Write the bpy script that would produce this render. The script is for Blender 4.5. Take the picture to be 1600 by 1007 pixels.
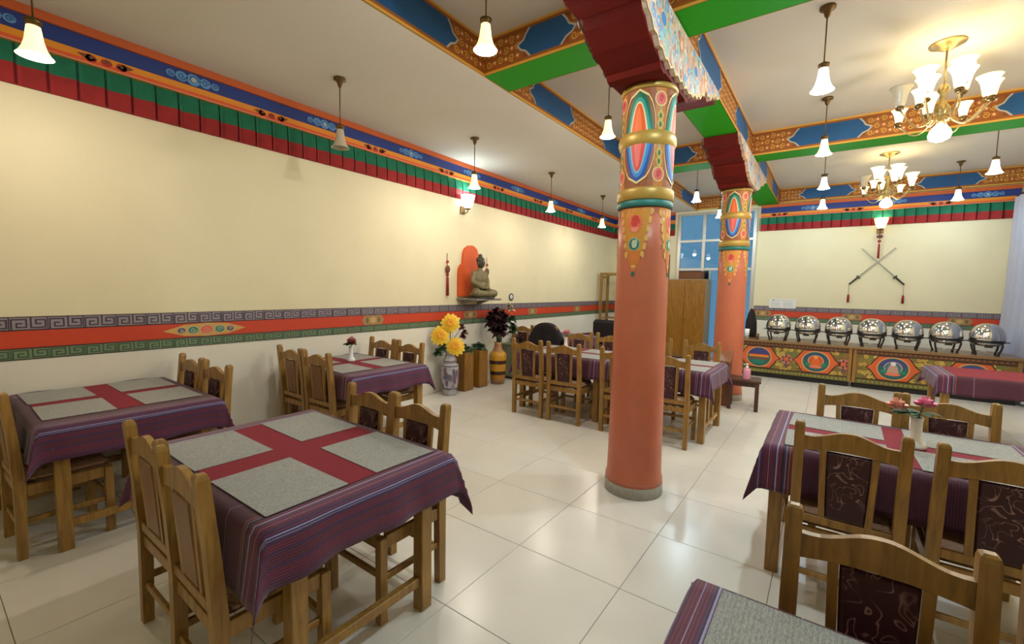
import bpy, bmesh, math, random
from mathutils import Vector, Matrix, Euler
random.seed(7)
for o in list(bpy.data.objects): bpy.data.objects.remove(o)
SC = bpy.context.scene
COL = SC.collection
PI = math.pi

def S(r, g, b):
    f = lambda c: (c/255/12.92) if c/255 <= .04045 else ((c/255+.055)/1.055)**2.4
    return (f(r), f(g), f(b), 1)

# ------------------------------------------------------------------ camera, world, exposure
FPX = 688.4
yaw, pit, rol = (math.radians(a) for a in (-35.708, 4.379, 1.1326))
Fw = Vector((math.sin(yaw)*math.cos(pit), math.cos(yaw)*math.cos(pit), -math.sin(pit)))
r0 = Vector((math.cos(yaw), -math.sin(yaw), 0)); u0 = r0.cross(Fw)
Rw = math.cos(rol)*r0 + math.sin(rol)*u0; Uw = -math.sin(rol)*r0 + math.cos(rol)*u0
cam = bpy.data.cameras.new('camera'); cam.sensor_width = 36; cam.lens = 36*FPX/1600; cam.clip_start = .05
co = bpy.data.objects.new('camera', cam); COL.objects.link(co)
co.matrix_world = Matrix(((Rw.x, Uw.x, -Fw.x, 0), (Rw.y, Uw.y, -Fw.y, 0), (Rw.z, Uw.z, -Fw.z, 1.6), (0, 0, 0, 1)))
SC.camera = co
w = bpy.data.worlds.new('dusk'); SC.world = w; w.use_nodes = True
w.node_tree.nodes['Background'].inputs[0].default_value = (.26, .50, .68, 1)
w.node_tree.nodes['Background'].inputs[1].default_value = .45
SC.view_settings.view_transform = 'Standard'; SC.view_settings.look = 'None'
SC.view_settings.gamma = 1; SC.view_settings.use_curve_mapping = False
SC.view_settings.exposure = 0.62
WARM = (1, .90, .77); COOL = (.68, .89, 1.0)
P_WARM, P_COOL, P_CHAN = 30, 31, 1.3      # watts of the pendant and chandelier bulbs

# ------------------------------------------------------------------ materials
MATS = {}
def nt(name):
    m = bpy.data.materials.new(name); m.use_nodes = True
    return m, m.node_tree.nodes, m.node_tree.links, m.node_tree.nodes['Principled BSDF']
def M(name, col, rough=.5, metal=0, var=.0, scale=12, bump=0, bscale=80, stretch=None, spec=None, emit=None, es=0):
    if name in MATS: return MATS[name]
    m, N, L, b = nt(name); MATS[name] = m
    b.inputs['Roughness'].default_value = rough; b.inputs['Metallic'].default_value = metal
    b.inputs['Base Color'].default_value = col
    if spec is not None: b.inputs['Specular IOR Level'].default_value = spec
    if emit: b.inputs['Emission Color'].default_value = emit; b.inputs['Emission Strength'].default_value = es
    if var or bump:
        tc = N.new('ShaderNodeTexCoord'); mp = N.new('ShaderNodeMapping'); L.new(tc.outputs['Object'], mp.inputs[0])
        if stretch: mp.inputs['Scale'].default_value = stretch
    if var:
        n = N.new('ShaderNodeTexNoise'); n.inputs['Scale'].default_value = scale; n.inputs['Detail'].default_value = 5
        L.new(mp.outputs[0], n.inputs['Vector'])
        r = N.new('ShaderNodeValToRGB'); r.color_ramp.elements[0].position = .3; r.color_ramp.elements[1].position = .7
        r.color_ramp.elements[0].color = tuple(c*(1-var) for c in col[:3])+(1,)
        r.color_ramp.elements[1].color = tuple(min(1, c*(1+var)) for c in col[:3])+(1,)
        L.new(n.outputs[0], r.inputs[0]); L.new(r.outputs[0], b.inputs['Base Color'])
    if bump:
        n = N.new('ShaderNodeTexNoise'); n.inputs['Scale'].default_value = bscale; n.inputs['Detail'].default_value = 3
        L.new(mp.outputs[0], n.inputs['Vector'])
        bp = N.new('ShaderNodeBump'); bp.inputs['Strength'].default_value = bump; bp.inputs['Distance'].default_value = .01
        L.new(n.outputs[0], bp.inputs['Height']); L.new(bp.outputs[0], b.inputs['Normal'])
    return m
def wood(name, col, rough=.38):
    if name in MATS: return MATS[name]
    m, N, L, b = nt(name); MATS[name] = m
    tc = N.new('ShaderNodeTexCoord'); mp = N.new('ShaderNodeMapping'); mp.inputs['Scale'].default_value = (14, 14, 1.6)
    L.new(tc.outputs['Object'], mp.inputs[0])
    oi = N.new('ShaderNodeObjectInfo'); L.new(oi.outputs['Random'], mp.inputs['Location'])
    n = N.new('ShaderNodeTexNoise'); n.inputs['Scale'].default_value = 3; n.inputs['Detail'].default_value = 8; n.inputs['Distortion'].default_value = .6
    L.new(mp.outputs[0], n.inputs['Vector'])
    r = N.new('ShaderNodeValToRGB'); e = r.color_ramp.elements; e[0].position = .3; e[1].position = .72
    e[0].color = tuple(c*.62 for c in col[:3])+(1,); e[1].color = tuple(c*1.25 for c in col[:3])+(1,)
    L.new(n.outputs[0], r.inputs[0]); L.new(r.outputs[0], b.inputs['Base Color'])
    b.inputs['Roughness'].default_value = rough
    return m
def brocade(name, base, line, scale=7, width=.05, rough=.6):
    """dark cloth with thin pale scrolling lines"""
    m, N, L, b = nt(name); MATS[name] = m
    tc = N.new('ShaderNodeTexCoord')
    n = N.new('ShaderNodeTexNoise'); n.inputs['Scale'].default_value = scale; n.inputs['Detail'].default_value = 1.2; n.inputs['Distortion'].default_value = 1.3
    L.new(tc.outputs['Object'], n.inputs['Vector'])
    mu = N.new('ShaderNodeMath'); mu.operation = 'MULTIPLY'; mu.inputs[1].default_value = 5; L.new(n.outputs[0], mu.inputs[0])
    fr = N.new('ShaderNodeMath'); fr.operation = 'FRACT'; L.new(mu.outputs[0], fr.inputs[0])
    r = N.new('ShaderNodeValToRGB'); e = r.color_ramp.elements
    e[0].position = .5-width; e[0].color = base; e[1].position = .5+width; e[1].color = base
    c = e.new(.5); c.color = line
    L.new(fr.outputs[0], r.inputs[0])
    n2 = N.new('ShaderNodeTexNoise'); n2.inputs['Scale'].default_value = 5; L.new(tc.outputs['Object'], n2.inputs['Vector'])
    r2 = N.new('ShaderNodeValToRGB'); r2.color_ramp.elements[0].position = .47; r2.color_ramp.elements[1].position = .56
    L.new(n2.outputs[0], r2.inputs[0])
    mx = N.new('ShaderNodeMix'); mx.data_type = 'RGBA'; mx.inputs[6].default_value = base
    L.new(r2.outputs[0], mx.inputs[0]); L.new(r.outputs[0], mx.inputs[7]); L.new(mx.outputs[2], b.inputs['Base Color'])
    b.inputs['Roughness'].default_value = rough
    return m
def paint_mat():
    m, N, L, b = nt('painted_ornament'); MATS['paint'] = m
    a = N.new('ShaderNodeAttribute'); a.attribute_name = 'Col'
    L.new(a.outputs['Color'], b.inputs['Base Color']); b.inputs['Roughness'].default_value = .55
    return m
PAINT = paint_mat()
def weave(name, col, col2, sc=160):
    m, N, L, b = nt(name); MATS[name] = m
    tc = N.new('ShaderNodeTexCoord'); mp = N.new('ShaderNodeMapping'); mp.inputs['Scale'].default_value = (1, .25, 1)
    L.new(tc.outputs['Object'], mp.inputs[0])
    n = N.new('ShaderNodeTexNoise'); n.inputs['Scale'].default_value = sc; n.inputs['Detail'].default_value = 4; L.new(mp.outputs[0], n.inputs['Vector'])
    wv = N.new('ShaderNodeTexWave'); wv.inputs['Scale'].default_value = 26; wv.inputs['Distortion'].default_value = 1.0; L.new(tc.outputs['Object'], wv.inputs['Vector'])
    ad = N.new('ShaderNodeMath'); ad.operation = 'MULTIPLY_ADD'; ad.inputs[1].default_value = .10; L.new(wv.outputs['Fac'], ad.inputs[0]); L.new(n.outputs[0], ad.inputs[2])
    r = N.new('ShaderNodeValToRGB'); e = r.color_ramp.elements; e[0].position = .38; e[1].position = .85; e[0].color = col2; e[1].color = col
    L.new(ad.outputs[0], r.inputs[0]); L.new(r.outputs[0], b.inputs['Base Color'])
    bp = N.new('ShaderNodeBump'); bp.inputs['Strength'].default_value = .5; bp.inputs['Distance'].default_value = .002
    L.new(ad.outputs[0], bp.inputs['Height']); L.new(bp.outputs[0], b.inputs['Normal']); b.inputs['Roughness'].default_value = .9
    b.inputs['Specular IOR Level'].default_value = .2
    return m
def cloth_mat():
    """maroon cloth; woven stripes run across its two ends. UV.x = metres past the table's end edge, UV.y = metres across"""
    m, N, L, b = nt('striped_cloth'); MATS['cloth'] = m
    uv = N.new('ShaderNodeUVMap'); uv.uv_map = 'UVMap'
    sx = N.new('ShaderNodeSeparateXYZ'); L.new(uv.outputs[0], sx.inputs[0])
    ma = N.new('ShaderNodeMapRange'); ma.inputs[1].default_value = -.3; ma.inputs[2].default_value = .3; L.new(sx.outputs[0], ma.inputs[0])
    r = N.new('ShaderNodeValToRGB'); cr = r.color_ramp; cr.interpolation = 'CONSTANT'
    B0 = S(84, 28, 58); B1 = S(112, 38, 74); PU = S(74, 44, 92); LI = S(172, 160, 200); DK = S(52, 18, 44); BL = S(72, 68, 124); RD = S(140, 36, 58)
    stops = [(-.3, B0), (-.262, LI), (-.258, B0), (-.13, S(150, 70, 70)), (-.118, DK), (-.112, LI), (-.107, PU), (-.098, DK), (-.088, B1), (-.068, LI), (-.063, PU), (-.052, B1), (-.03, LI), (-.026, B1),
             (0, PU), (.010, B1), (.018, BL), (.022, LI), (.027, BL), (.034, LI), (.037, PU), (.048, B1), (.075, PU), (.085, S(100, 40, 70)), (.12, PU), (.13, B1), (.165, S(96, 44, 84)), (.2, B1), (.23, S(88, 34, 66))]
    el = cr.elements
    for i, (p, c) in enumerate(stops):
        q = (p+.3)/.6
        if i == 0: el[0].position = 0; el[0].color = c
        elif i == 1: el[1].position = q; el[1].color = c
        else: e = el.new(q); e.color = c
    L.new(ma.outputs[0], r.inputs[0])
    wv = N.new('ShaderNodeTexWave'); wv.inputs['Scale'].default_value = 32; wv.inputs['Distortion'].default_value = 2; wv.inputs['Detail Scale'].default_value = 8
    L.new(uv.outputs[0], wv.inputs['Vector'])
    mx = N.new('ShaderNodeMix'); mx.data_type = 'RGBA'; mx.blend_type = 'MULTIPLY'; mx.inputs[0].default_value = .62
    L.new(r.outputs[0], mx.inputs[6]); L.new(wv.outputs['Color'], mx.inputs[7])
    L.new(mx.outputs[2], b.inputs['Base Color']); b.inputs['Roughness'].default_value = .75
    b.inputs['Sheen Weight'].default_value = .15
    bp = N.new('ShaderNodeBump'); bp.inputs['Strength'].default_value = .25; bp.inputs['Distance'].default_value = .002
    L.new(wv.outputs['Fac'], bp.inputs['Height']); L.new(bp.outputs[0], b.inputs['Normal'])
    return m
CLOTH = cloth_mat()
def glow_mat(name, col, strength, base=(.9, .85, .7, 1), trans=.5):
    m, N, L, b = nt(name); MATS[name] = m
    b.inputs['Base Color'].default_value = base; b.inputs['Roughness'].default_value = .3
    b.inputs['Emission Color'].default_value = col; b.inputs['Emission Strength'].default_value = strength
    return m
def glass_mat():
    m = bpy.data.materials.new('window_glass'); m.use_nodes = True; N = m.node_tree.nodes; L = m.node_tree.links; N.clear()
    o = N.new('ShaderNodeOutputMaterial'); g = N.new('ShaderNodeBsdfGlossy'); g.inputs['Roughness'].default_value = .02
    t = N.new('ShaderNodeBsdfTransparent'); t.inputs[0].default_value = (.72, .86, .95, 1)
    f = N.new('ShaderNodeFresnel'); f.inputs[0].default_value = 1.6; x = N.new('ShaderNodeMixShader')
    L.new(f.outputs[0], x.inputs[0]); L.new(t.outputs[0], x.inputs[1]); L.new(g.outputs[0], x.inputs[2]); L.new(x.outputs[0], o.inputs[0])
    return m
GLASS = glass_mat()
def curtain_mat():
    m = bpy.data.materials.new('sheer_curtain'); m.use_nodes = True; N = m.node_tree.nodes; L = m.node_tree.links
    b = N['Principled BSDF']; b.inputs['Base Color'].default_value = S(214, 214, 228); b.inputs['Roughness'].default_value = .9
    t = N.new('ShaderNodeBsdfTranslucent'); t.inputs[0].default_value = S(190, 192, 215); x = N.new('ShaderNodeMixShader'); x.inputs[0].default_value = .4
    L.new(b.outputs[0], x.inputs[1]); L.new(t.outputs[0], x.inputs[2]); L.new(x.outputs[0], N['Material Output'].inputs[0])
    return m
CURT = curtain_mat()
WALL = M('cream_wall', S(228, 217, 182), .75, var=.03, scale=2, bump=.08, bscale=60)
CEIL = M('ceiling_plaster', S(214, 208, 198), .85, var=.02, scale=1.5)
TILE = M('floor_tile', S(226, 222, 214), .24, var=.035, scale=2.2, spec=.5)
GROUT = M('grout', S(150, 138, 118), .8)
GREEN = M('green_paint', S(40, 142, 14), .75, spec=.15)
DRED = M('oxblood_paint', S(96, 14, 5), .7, var=.12, scale=6, spec=.2)
TERRA = M('terracotta_paint', S(194, 108, 80), .4, var=.06, scale=5)
GOLD = M('gold_paint', S(180, 146, 70), .42, metal=.25)
TEAL = M('teal_paint', S(28, 110, 104), .45)
STONE = M('grey_stone', S(170, 165, 155), .5, var=.12, scale=30)
WOOD = wood('golden_wood', S(156, 117, 56))
WOODD = wood('board_wood', S(128, 84, 34))
WOODP = wood('cabinet_wood', S(146, 100, 34), .3)
DWOOD = wood('dark_wood', S(78, 44, 26))
BROC = brocade('maroon_brocade', S(54, 12, 24), S(168, 130, 122), 11, .07)
SEATM = brocade('beige_brocade', S(150, 116, 92), S(84, 40, 36), 9, .14)
RUN = M('crimson_cloth', S(128, 18, 40), .85, var=.08, scale=60, bump=.15, bscale=300)
MATW = weave('grey_weave', S(186, 187, 184), S(138, 138, 134), 420)
STEEL = M('polished_steel', S(205, 205, 205), .12, metal=1)
DSTEEL = M('dark_steel', S(70, 66, 62), .3, metal=.8)
BRASS = M('antique_brass', S(110, 86, 50), .35, metal=.8)
GOLDB = M('polished_brass', S(172, 150, 104), .35, metal=.9)
BLACK = M('black_cloth', S(26, 18, 24), .85, var=.2, scale=20)
MAROON = M('maroon_cloth', S(62, 20, 40), .85, var=.15, scale=20)
WHITE = M('white_glaze', S(244, 244, 244), .2)
ALU = M('aluminium', S(190, 188, 180), .35, metal=.6)

# ------------------------------------------------------------------ mesh helpers
class MB:
    def __init__(s): s.v = []; s.f = []; s.sm = []
    def add(s, vs, fs, smooth=False):
        k = len(s.v); s.v += [tuple(v) for v in vs]; s.f += [tuple(i+k for i in f) for f in fs]; s.sm += [smooth]*len(fs); return s
    def box(s, x0, y0, z0, x1, y1, z1, mat=None):
        vs = [Vector((x, y, z)) for z in (z0, z1) for y in (y0, y1) for x in (x0, x1)]
        if mat: vs = [mat @ v for v in vs]
        return s.add(vs, [(0, 2, 3, 1), (4, 5, 7, 6), (0, 1, 5, 4), (2, 6, 7, 3), (0, 4, 6, 2), (1, 3, 7, 5)])
    def bbox(s, x0, y0, z0, x1, y1, z1, c=.004, mat=None):
        """box with chamfered edges"""
        bm = bmesh.new(); bmesh.ops.create_cube(bm, size=1)
        for v in bm.verts: v.co = Vector(((x0+x1)/2+v.co.x*(x1-x0), (y0+y1)/2+v.co.y*(y1-y0), (z0+z1)/2+v.co.z*(z1-z0)))
        bmesh.ops.bevel(bm, geom=bm.edges[:], offset=c, segments=1, affect='EDGES')
        vs = [mat @ v.co if mat else v.co.copy() for v in bm.verts]; bm.verts.index_update()
        s.add(vs, [[v.index for v in f.verts] for f in bm.faces]); bm.free(); return s
    def beam(s, a, b, w, t, up=(0, 0, 1)):
        a = Vector(a); b = Vector(b); d = (b-a); n = d.normalized(); u = Vector(up)
        x = n.cross(u); x = x.normalized() if x.length > 1e-6 else Vector((1, 0, 0)); y = x.cross(n)
        vs = []
        for p in (a, b):
            for i, j in ((-1, -1), (1, -1), (1, 1), (-1, 1)): vs.append(p+x*i*w/2+y*j*t/2)
        return s.add(vs, [(3, 2, 1, 0), (4, 5, 6, 7), (0, 1, 5, 4), (1, 2, 6, 5), (2, 3, 7, 6), (3, 0, 4, 7)])
    def lathe(s, prof, n=20, c=(0, 0, 0), smooth=True, mat=None, cap=True):
        c = Vector(c); vs = []
        for r, z in prof:
            for i in range(n):
                a = 2*PI*i/n; p = Vector((r*math.cos(a), r*math.sin(a), z)); vs.append((mat @ p if mat else p)+c)
        fs = []
        for j in range(len(prof)-1):
            for i in range(n):
                k = (i+1) % n; fs.append((j*n+i, j*n+k, (j+1)*n+k, (j+1)*n+i))
        s.add(vs, fs, smooth)
        if cap:
            k = len(s.v)-len(vs)
            if prof[0][0] > 1e-4: s.f.append(tuple(k+i for i in reversed(range(n)))); s.sm.append(False)
            if prof[-1][0] > 1e-4: s.f.append(tuple(k+(len(prof)-1)*n+i for i in range(n))); s.sm.append(False)
        return s
    def tube(s, pts, r, n=8, smooth=True):
        pts = [Vector(p) for p in pts]; m = len(pts); rs = r if isinstance(r, (list, tuple)) else [r]*m; vs = []
        prev = None
        for i, p in enumerate(pts):
            d = (pts[min(i+1, m-1)]-pts[max(i-1, 0)]).normalized()
            if prev is None:
                x = d.cross(Vector((0, 0, 1))); x = x.normalized() if x.length > 1e-3 else Vector((1, 0, 0))
            else:
                x = prev-d*prev.dot(d); x.normalize()
            prev = x; y = d.cross(x)
            for k in range(n): a = 2*PI*k/n; vs.append(p+(x*math.cos(a)+y*math.sin(a))*rs[i])
        fs = [(j*n+i, j*n+(i+1) % n, (j+1)*n+(i+1) % n, (j+1)*n+i) for j in range(m-1) for i in range(n)]
        fs += [tuple(reversed(range(n))), tuple((m-1)*n+i for i in range(n))]
        return s.add(vs, fs, smooth)
    def ell(s, c, r, n=14, m=9, mat=None):
        vs = [Vector((0, 0, -1))]+[Vector((math.sin(t)*math.cos(a), math.sin(t)*math.sin(a), -math.cos(t))) for t in [PI*j/m for j in range(1, m)] for a in [2*PI*i/n for i in range(n)]]+[Vector((0, 0, 1))]
        q = []
        for v in vs:
            p = Vector((v.x*r[0], v.y*r[1], v.z*r[2]))
            if mat: p = mat @ p
            q.append(p+Vector(c))
        fs = [(0, 1+(i+1) % n, 1+i) for i in range(n)]
        for j in range(m-2):
            for i in range(n): fs.append((1+j*n+i, 1+j*n+(i+1) % n, 1+(j+1)*n+(i+1) % n, 1+(j+1)*n+i))
        t = len(vs)-1; b = 1+(m-2)*n
        fs += [(b+i, b+(i+1) % n, t) for i in range(n)]
        return s.add(q, fs, True)
    def prism(s, poly, axis, a, b, smooth=False):
        """polygon (list of 2-tuples) in the plane normal to axis, extruded from a to b"""
        f = {'x': lambda p, h: (h, p[0], p[1]), 'y': lambda p, h: (p[0], h, p[1]), 'z': lambda p, h: (p[0], p[1], h)}[axis]
        n = len(poly); vs = [f(p, a) for p in poly]+[f(p, b) for p in poly]
        fs = [tuple(reversed(range(n))), tuple(range(n, 2*n))]+[(i, (i+1) % n, n+(i+1) % n, n+i) for i in range(n)]
        return s.add(vs, fs, smooth)
    def build(s, name, mat, parent=None, fixn=True):
        me = bpy.data.meshes.new(name); me.from_pydata(s.v, [], s.f)
        for p, q in zip(me.polygons, s.sm): p.use_smooth = q
        if fixn:
            bm = bmesh.new(); bm.from_mesh(me); bmesh.ops.recalc_face_normals(bm, faces=bm.faces[:]); bm.to_mesh(me); bm.free()
        me.materials.append(mat)
        o = bpy.data.objects.new(name, me); COL.objects.link(o)
        if parent: o.parent = parent
        return o
def tag(o, label=None, cat=None, group=None, kind=None):
    if label: o['label'] = label
    if cat: o['category'] = cat
    if group: o['group'] = group
    if kind: o['kind'] = kind
    return o
def empty(name, loc=(0, 0, 0), rz=0):
    o = bpy.data.objects.new(name, None); COL.objects.link(o); o.location = loc; o.rotation_euler = (0, 0, rz); o.empty_display_size = .1
    return o
def thing(name, label, cat, loc=(0, 0, 0), rz=0, group=None):
    return tag(empty(name, loc, rz), label, cat, group)
def copy_tree(o, parent=None):
    c = o.copy(); COL.objects.link(c); c.parent = parent
    for ch in list(o.children): copy_tree(ch, c)
    return c
def lamp_light(parent, loc, power, col, radius=.03):
    l = bpy.data.lights.new('bulb_light', 'POINT'); l.energy = power; l.color = col; l.shadow_soft_size = radius
    o = bpy.data.objects.new('bulb_light', l); COL.objects.link(o); o.parent = parent; o.location = loc
    return o

class Paint:
    """flat painted ornament: coloured polygons in (u,v), laid on a surface by a mapping (u,v,h)->xyz"""
    def __init__(s): s.p = []
    def poly(s, pts, col, l=1): s.p.append((pts, col, l)); return s
    def rect(s, u0, v0, u1, v1, col, l=1, n=1):
        for i in range(n):
            a = u0+(u1-u0)*i/n; b = u0+(u1-u0)*(i+1)/n
            s.poly([(a, v0), (b, v0), (b, v1), (a, v1)], col, l)
        return s
    def ell(s, u, v, a, b, col, l=1, n=16, p=1.0, t0=0):
        return s.poly([(u+a*math.copysign(abs(math.cos(t))**p, math.cos(t)), v+b*math.copysign(abs(math.sin(t))**p, math.sin(t))) for t in [t0+2*PI*i/n for i in range(n)]], col, l)
    def star(s, u, v, a, b, k, col, l=1, inner=.6, t0=PI/2):
        return s.poly([(u+a*(1 if i % 2 == 0 else inner)*math.cos(t0+PI*i/k), v+b*(1 if i % 2 == 0 else inner)*math.sin(t0+PI*i/k)) for i in range(2*k)], col, l)
    def line(s, pts, w, col, l=2):
        """one ribbon with mitred joints along a polyline"""
        n = len(pts); d = []
        for (a, b), (c, e) in zip(pts[:-1], pts[1:]):
            q = math.hypot(c-a, e-b) or 1; d.append(((c-a)/q, (e-b)/q))
        side = []
        for k in range(n):
            p, q = d[max(0, k-1)], d[min(n-2, k)]
            mx, my = -(p[1]+q[1]), p[0]+q[0]; r = math.hypot(mx, my) or 1; mx, my = mx/r, my/r
            f = min(1.6, 1/max(.3, -mx*p[1]+my*p[0]))
            e = (-w/2*p[0] if k == 0 else (w/2*q[0] if k == n-1 else 0), -w/2*p[1] if k == 0 else (w/2*q[1] if k == n-1 else 0))
            side.append(((pts[k][0]+e[0]+mx*w/2*f, pts[k][1]+e[1]+my*w/2*f), (pts[k][0]+e[0]-mx*w/2*f, pts[k][1]+e[1]-my*w/2*f)))
        for a, b in zip(side[:-1], side[1:]): s.poly([a[0], a[1], b[1], b[0]], col, l)
        return s
    def spiral(s, u, v, r, w, col, l=2, turns=1.4, t0=0, sg=1, asp=1):
        n = 12; return s.line([(u+r*(1-.75*i/n)*math.cos(t0+sg*turns*2*PI*i/n), v+asp*r*(1-.75*i/n)*math.sin(t0+sg*turns*2*PI*i/n)) for i in range(n+1)], w, col, l)
    def build(s, name, fn, parent=None, dh=.0012, fan=True):
        vs = []; fs = []; cs = []
        for pts, col, l in s.p:
            k = len(vs); h = l*dh; n = len(pts)
            if n > 5 and fan:
                cu = sum(p[0] for p in pts)/n; cv = sum(p[1] for p in pts)/n
                vs += [fn(p[0], p[1], h) for p in pts]+[fn((p[0]+cu)/2, (p[1]+cv)/2, h) for p in pts]+[fn(cu, cv, h)]
                for i in range(n):
                    j = (i+1) % n; fs.append((k+i, k+j, k+n+j, k+n+i)); cs.append(col); fs.append((k+n+i, k+n+j, k+2*n)); cs.append(col)
            else:
                vs += [fn(p[0], p[1], h) for p in pts]; fs.append(tuple(range(k, k+n))); cs.append(col)
        me = bpy.data.meshes.new(name); me.from_pydata(vs, [], fs)
        at = me.color_attributes.new('Col', 'FLOAT_COLOR', 'CORNER')
        buf = []
        for p, c in zip(me.polygons, cs): buf += list(c)*len(p.vertices)
        at.data.foreach_set('color', buf)
        me.materials.append(PAINT)
        o = bpy.data.objects.new(name, me); COL.objects.link(o)
        if parent: o.parent = parent
        return o

# ------------------------------------------------------------------ room constants
XL, XR, YF, YB = -4.76, 2.60, -1.7, 11.2
ZLOW, ZTOP = 3.52, 3.84
def st(o): o['kind'] = 'structure'; return o

# floor with individual tiles
floor = st(MB().box(XL-.15, YF-.15, -.12, XR+.15, YB+.15, -.006).build('floor', GROUT))
T = .655; tx0 = -.825-T*7; ty0 = 2.185-T*7
tm = MB().bbox(-T/2+.0016, -T/2+.0016, -.012, T/2-.0016, T/2-.0016, 0, .0012).build('tile', TILE, floor)
tmesh = tm.data; first = True
cut = {}
for i in range(-1, 13):
    for j in range(-1, 22):
        x0 = tx0+i*T; y0 = ty0+j*T
        a, b = max(x0, XL), min(x0+T, XR); c, d = max(y0, YF), min(y0+T, YB)
        if b-a < .02 or d-c < .02: continue
        full = b-a > T-1e-4 and d-c > T-1e-4
        if full:
            if first: o = tm; first = False
            else: o = bpy.data.objects.new('tile', tmesh); COL.objects.link(o); o.parent = floor
            o.location = (x0+T/2, y0+T/2, 0)
        else:
            key = (round(b-a, 3), round(d-c, 3))
            if key not in cut:
                q = MB().bbox(-key[0]/2+.0016, -key[1]/2+.0016, -.012, key[0]/2-.0016, key[1]/2-.0016, 0, .0012).build('tile', TILE, floor); cut[key] = q.data
            else: q = bpy.data.objects.new('tile', cut[key]); COL.objects.link(q); q.parent = floor
            q.location = ((a+b)/2, (c+d)/2, 0)
# ceiling: lowered strip along the left wall, higher coffered field
ceiling = st(MB().box(XL-.15, YF-.15, ZTOP, XR+.15, YB+.15, ZTOP+.15).box(XL, YF, ZLOW, -2.69, YB, ZTOP-.001).build('ceiling', CEIL))
# walls
wl = st(MB().box(XL-.15, YF-.15, 0, XL, YB+.15, ZTOP).build('wall_left', WALL))
GX0, GX1, GZ = -3.10, -1.40, 3.47
wb = st(MB().box(XL, YB, 0, GX0, YB+.15, ZTOP).box(GX1, YB, 0, XR, YB+.15, ZTOP).box(GX0, YB, GZ, GX1, YB+.15, ZTOP).build('wall_back', WALL))
WY0, WY1 = 8.7, 10.9
wr = st(MB().box(XR, YF, 0, XR+.15, WY0, ZTOP).box(XR, WY1, 0, XR+.15, YB+.15, ZTOP).box(XR, WY0, 0, XR+.15, WY1, .5).box(XR, WY0, 3.2, XR+.15, WY1, ZTOP).build('wall_right', WALL))
LOWW = M('white_lower_wall', S(226, 220, 206), .75, var=.03, scale=2)
MB().box(XL, YF, 0, XL+.0022, YB, 1.012).build('lower_wall_paint', LOWW, wl)
MB().box(XL+.003, YB-.0022, 0, GX0-.02, YB, 1.012).box(GX1+.02, YB-.0022, 0, XR, YB, 1.012).build('lower_wall_paint', LOWW, wb)
wf = st(MB().box(XL, YF-.15, 0, XR+.15, YF, ZTOP).build('wall_front', WALL))

# ---- wall bands (painted dado) and friezes
def dado(parent, fn, L, motifs):
    """u runs along the wall from 0 to L"""
    p = Paint()
    LG, DK, GR, DG, RED = S(150, 138, 146), S(62, 50, 62), S(118, 138, 104), S(58, 84, 60), S(198, 62, 26)
    z0, z1, z2, z3 = 1.01, 1.09, 1.225, 1.32
    n = max(1, int(L/.8))
    p.rect(0, z0, L, z1, GR, 1, n); p.rect(0, z1, L, z2, RED, 1, n); p.rect(0, z2, L, z3, LG, 1, n)
    for z, wd in ((z0, .007), (z1, .009), (z2, .009), (z3, .007)): p.rect(0, z-wd/2, L, z+wd/2, S(52, 30, 34), 2, n)
    w = .0975
    for a, b, dk in ((z0, z1, DG), (z2, z3, DK)):
        h = b-a; k = 0; u = 0
        while u+w <= L:
            q = [(.12, .04), (.12, .82), (.88, .82), (.88, .22), (.38, .22), (.38, .52), (.64, .52)]
            if k % 2: q = [(x, 1-y) for x, y in q]
            p.line([(u+x*w, a+y*h) for x, y in q], .0085, dk, 3)
            if k % 2 == 0: p.line([(u, a+.02*h), (u, b-.02*h)], .006, dk, 3)
            u += w; k += 1
    zc = (z1+z2)/2; OC, TE, BLU, PK, CR = S(206, 160, 84), S(40, 128, 112), S(44, 58, 110), S(226, 96, 70), S(190, 170, 130)
    for m, full in motifs:
        if full:
            p.poly([(m-.34, zc), (m-.18, zc+.05), (m, zc+.062), (m+.18, zc+.05), (m+.34, zc), (m+.18, zc-.05), (m, zc-.062), (m-.18, zc-.05)], OC, 3)
            for d, c, rr in ((0, PK, .05), (-.11, TE, .04), (.11, TE, .04), (-.2, BLU, .03), (.2, BLU, .03)):
                p.ell(m+d, zc, rr*1.2, rr, CR, 4, 10); p.ell(m+d, zc, rr, rr*.78, c, 5, 10); p.spiral(m+d, zc, rr*.6, .006, CR, 6, 1.2, 0, 1 if d > 0 else -1)
        else:
            p.poly([(m-.17, zc), (m-.13, zc+.06), (m+.13, zc+.06), (m+.17, zc), (m+.13, zc-.06), (m-.13, zc-.06)], S(160, 128, 80), 3)
            p.star(m, zc, .06, .055, 6, S(196, 160, 100), 4); p.ell(m-.09, zc, .02, .04, S(128, 86, 60), 4, 8); p.ell(m+.09, zc, .02, .04, S(128, 86, 60), 4, 8)
    o = p.build('dado_band', fn, parent); return o
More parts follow.
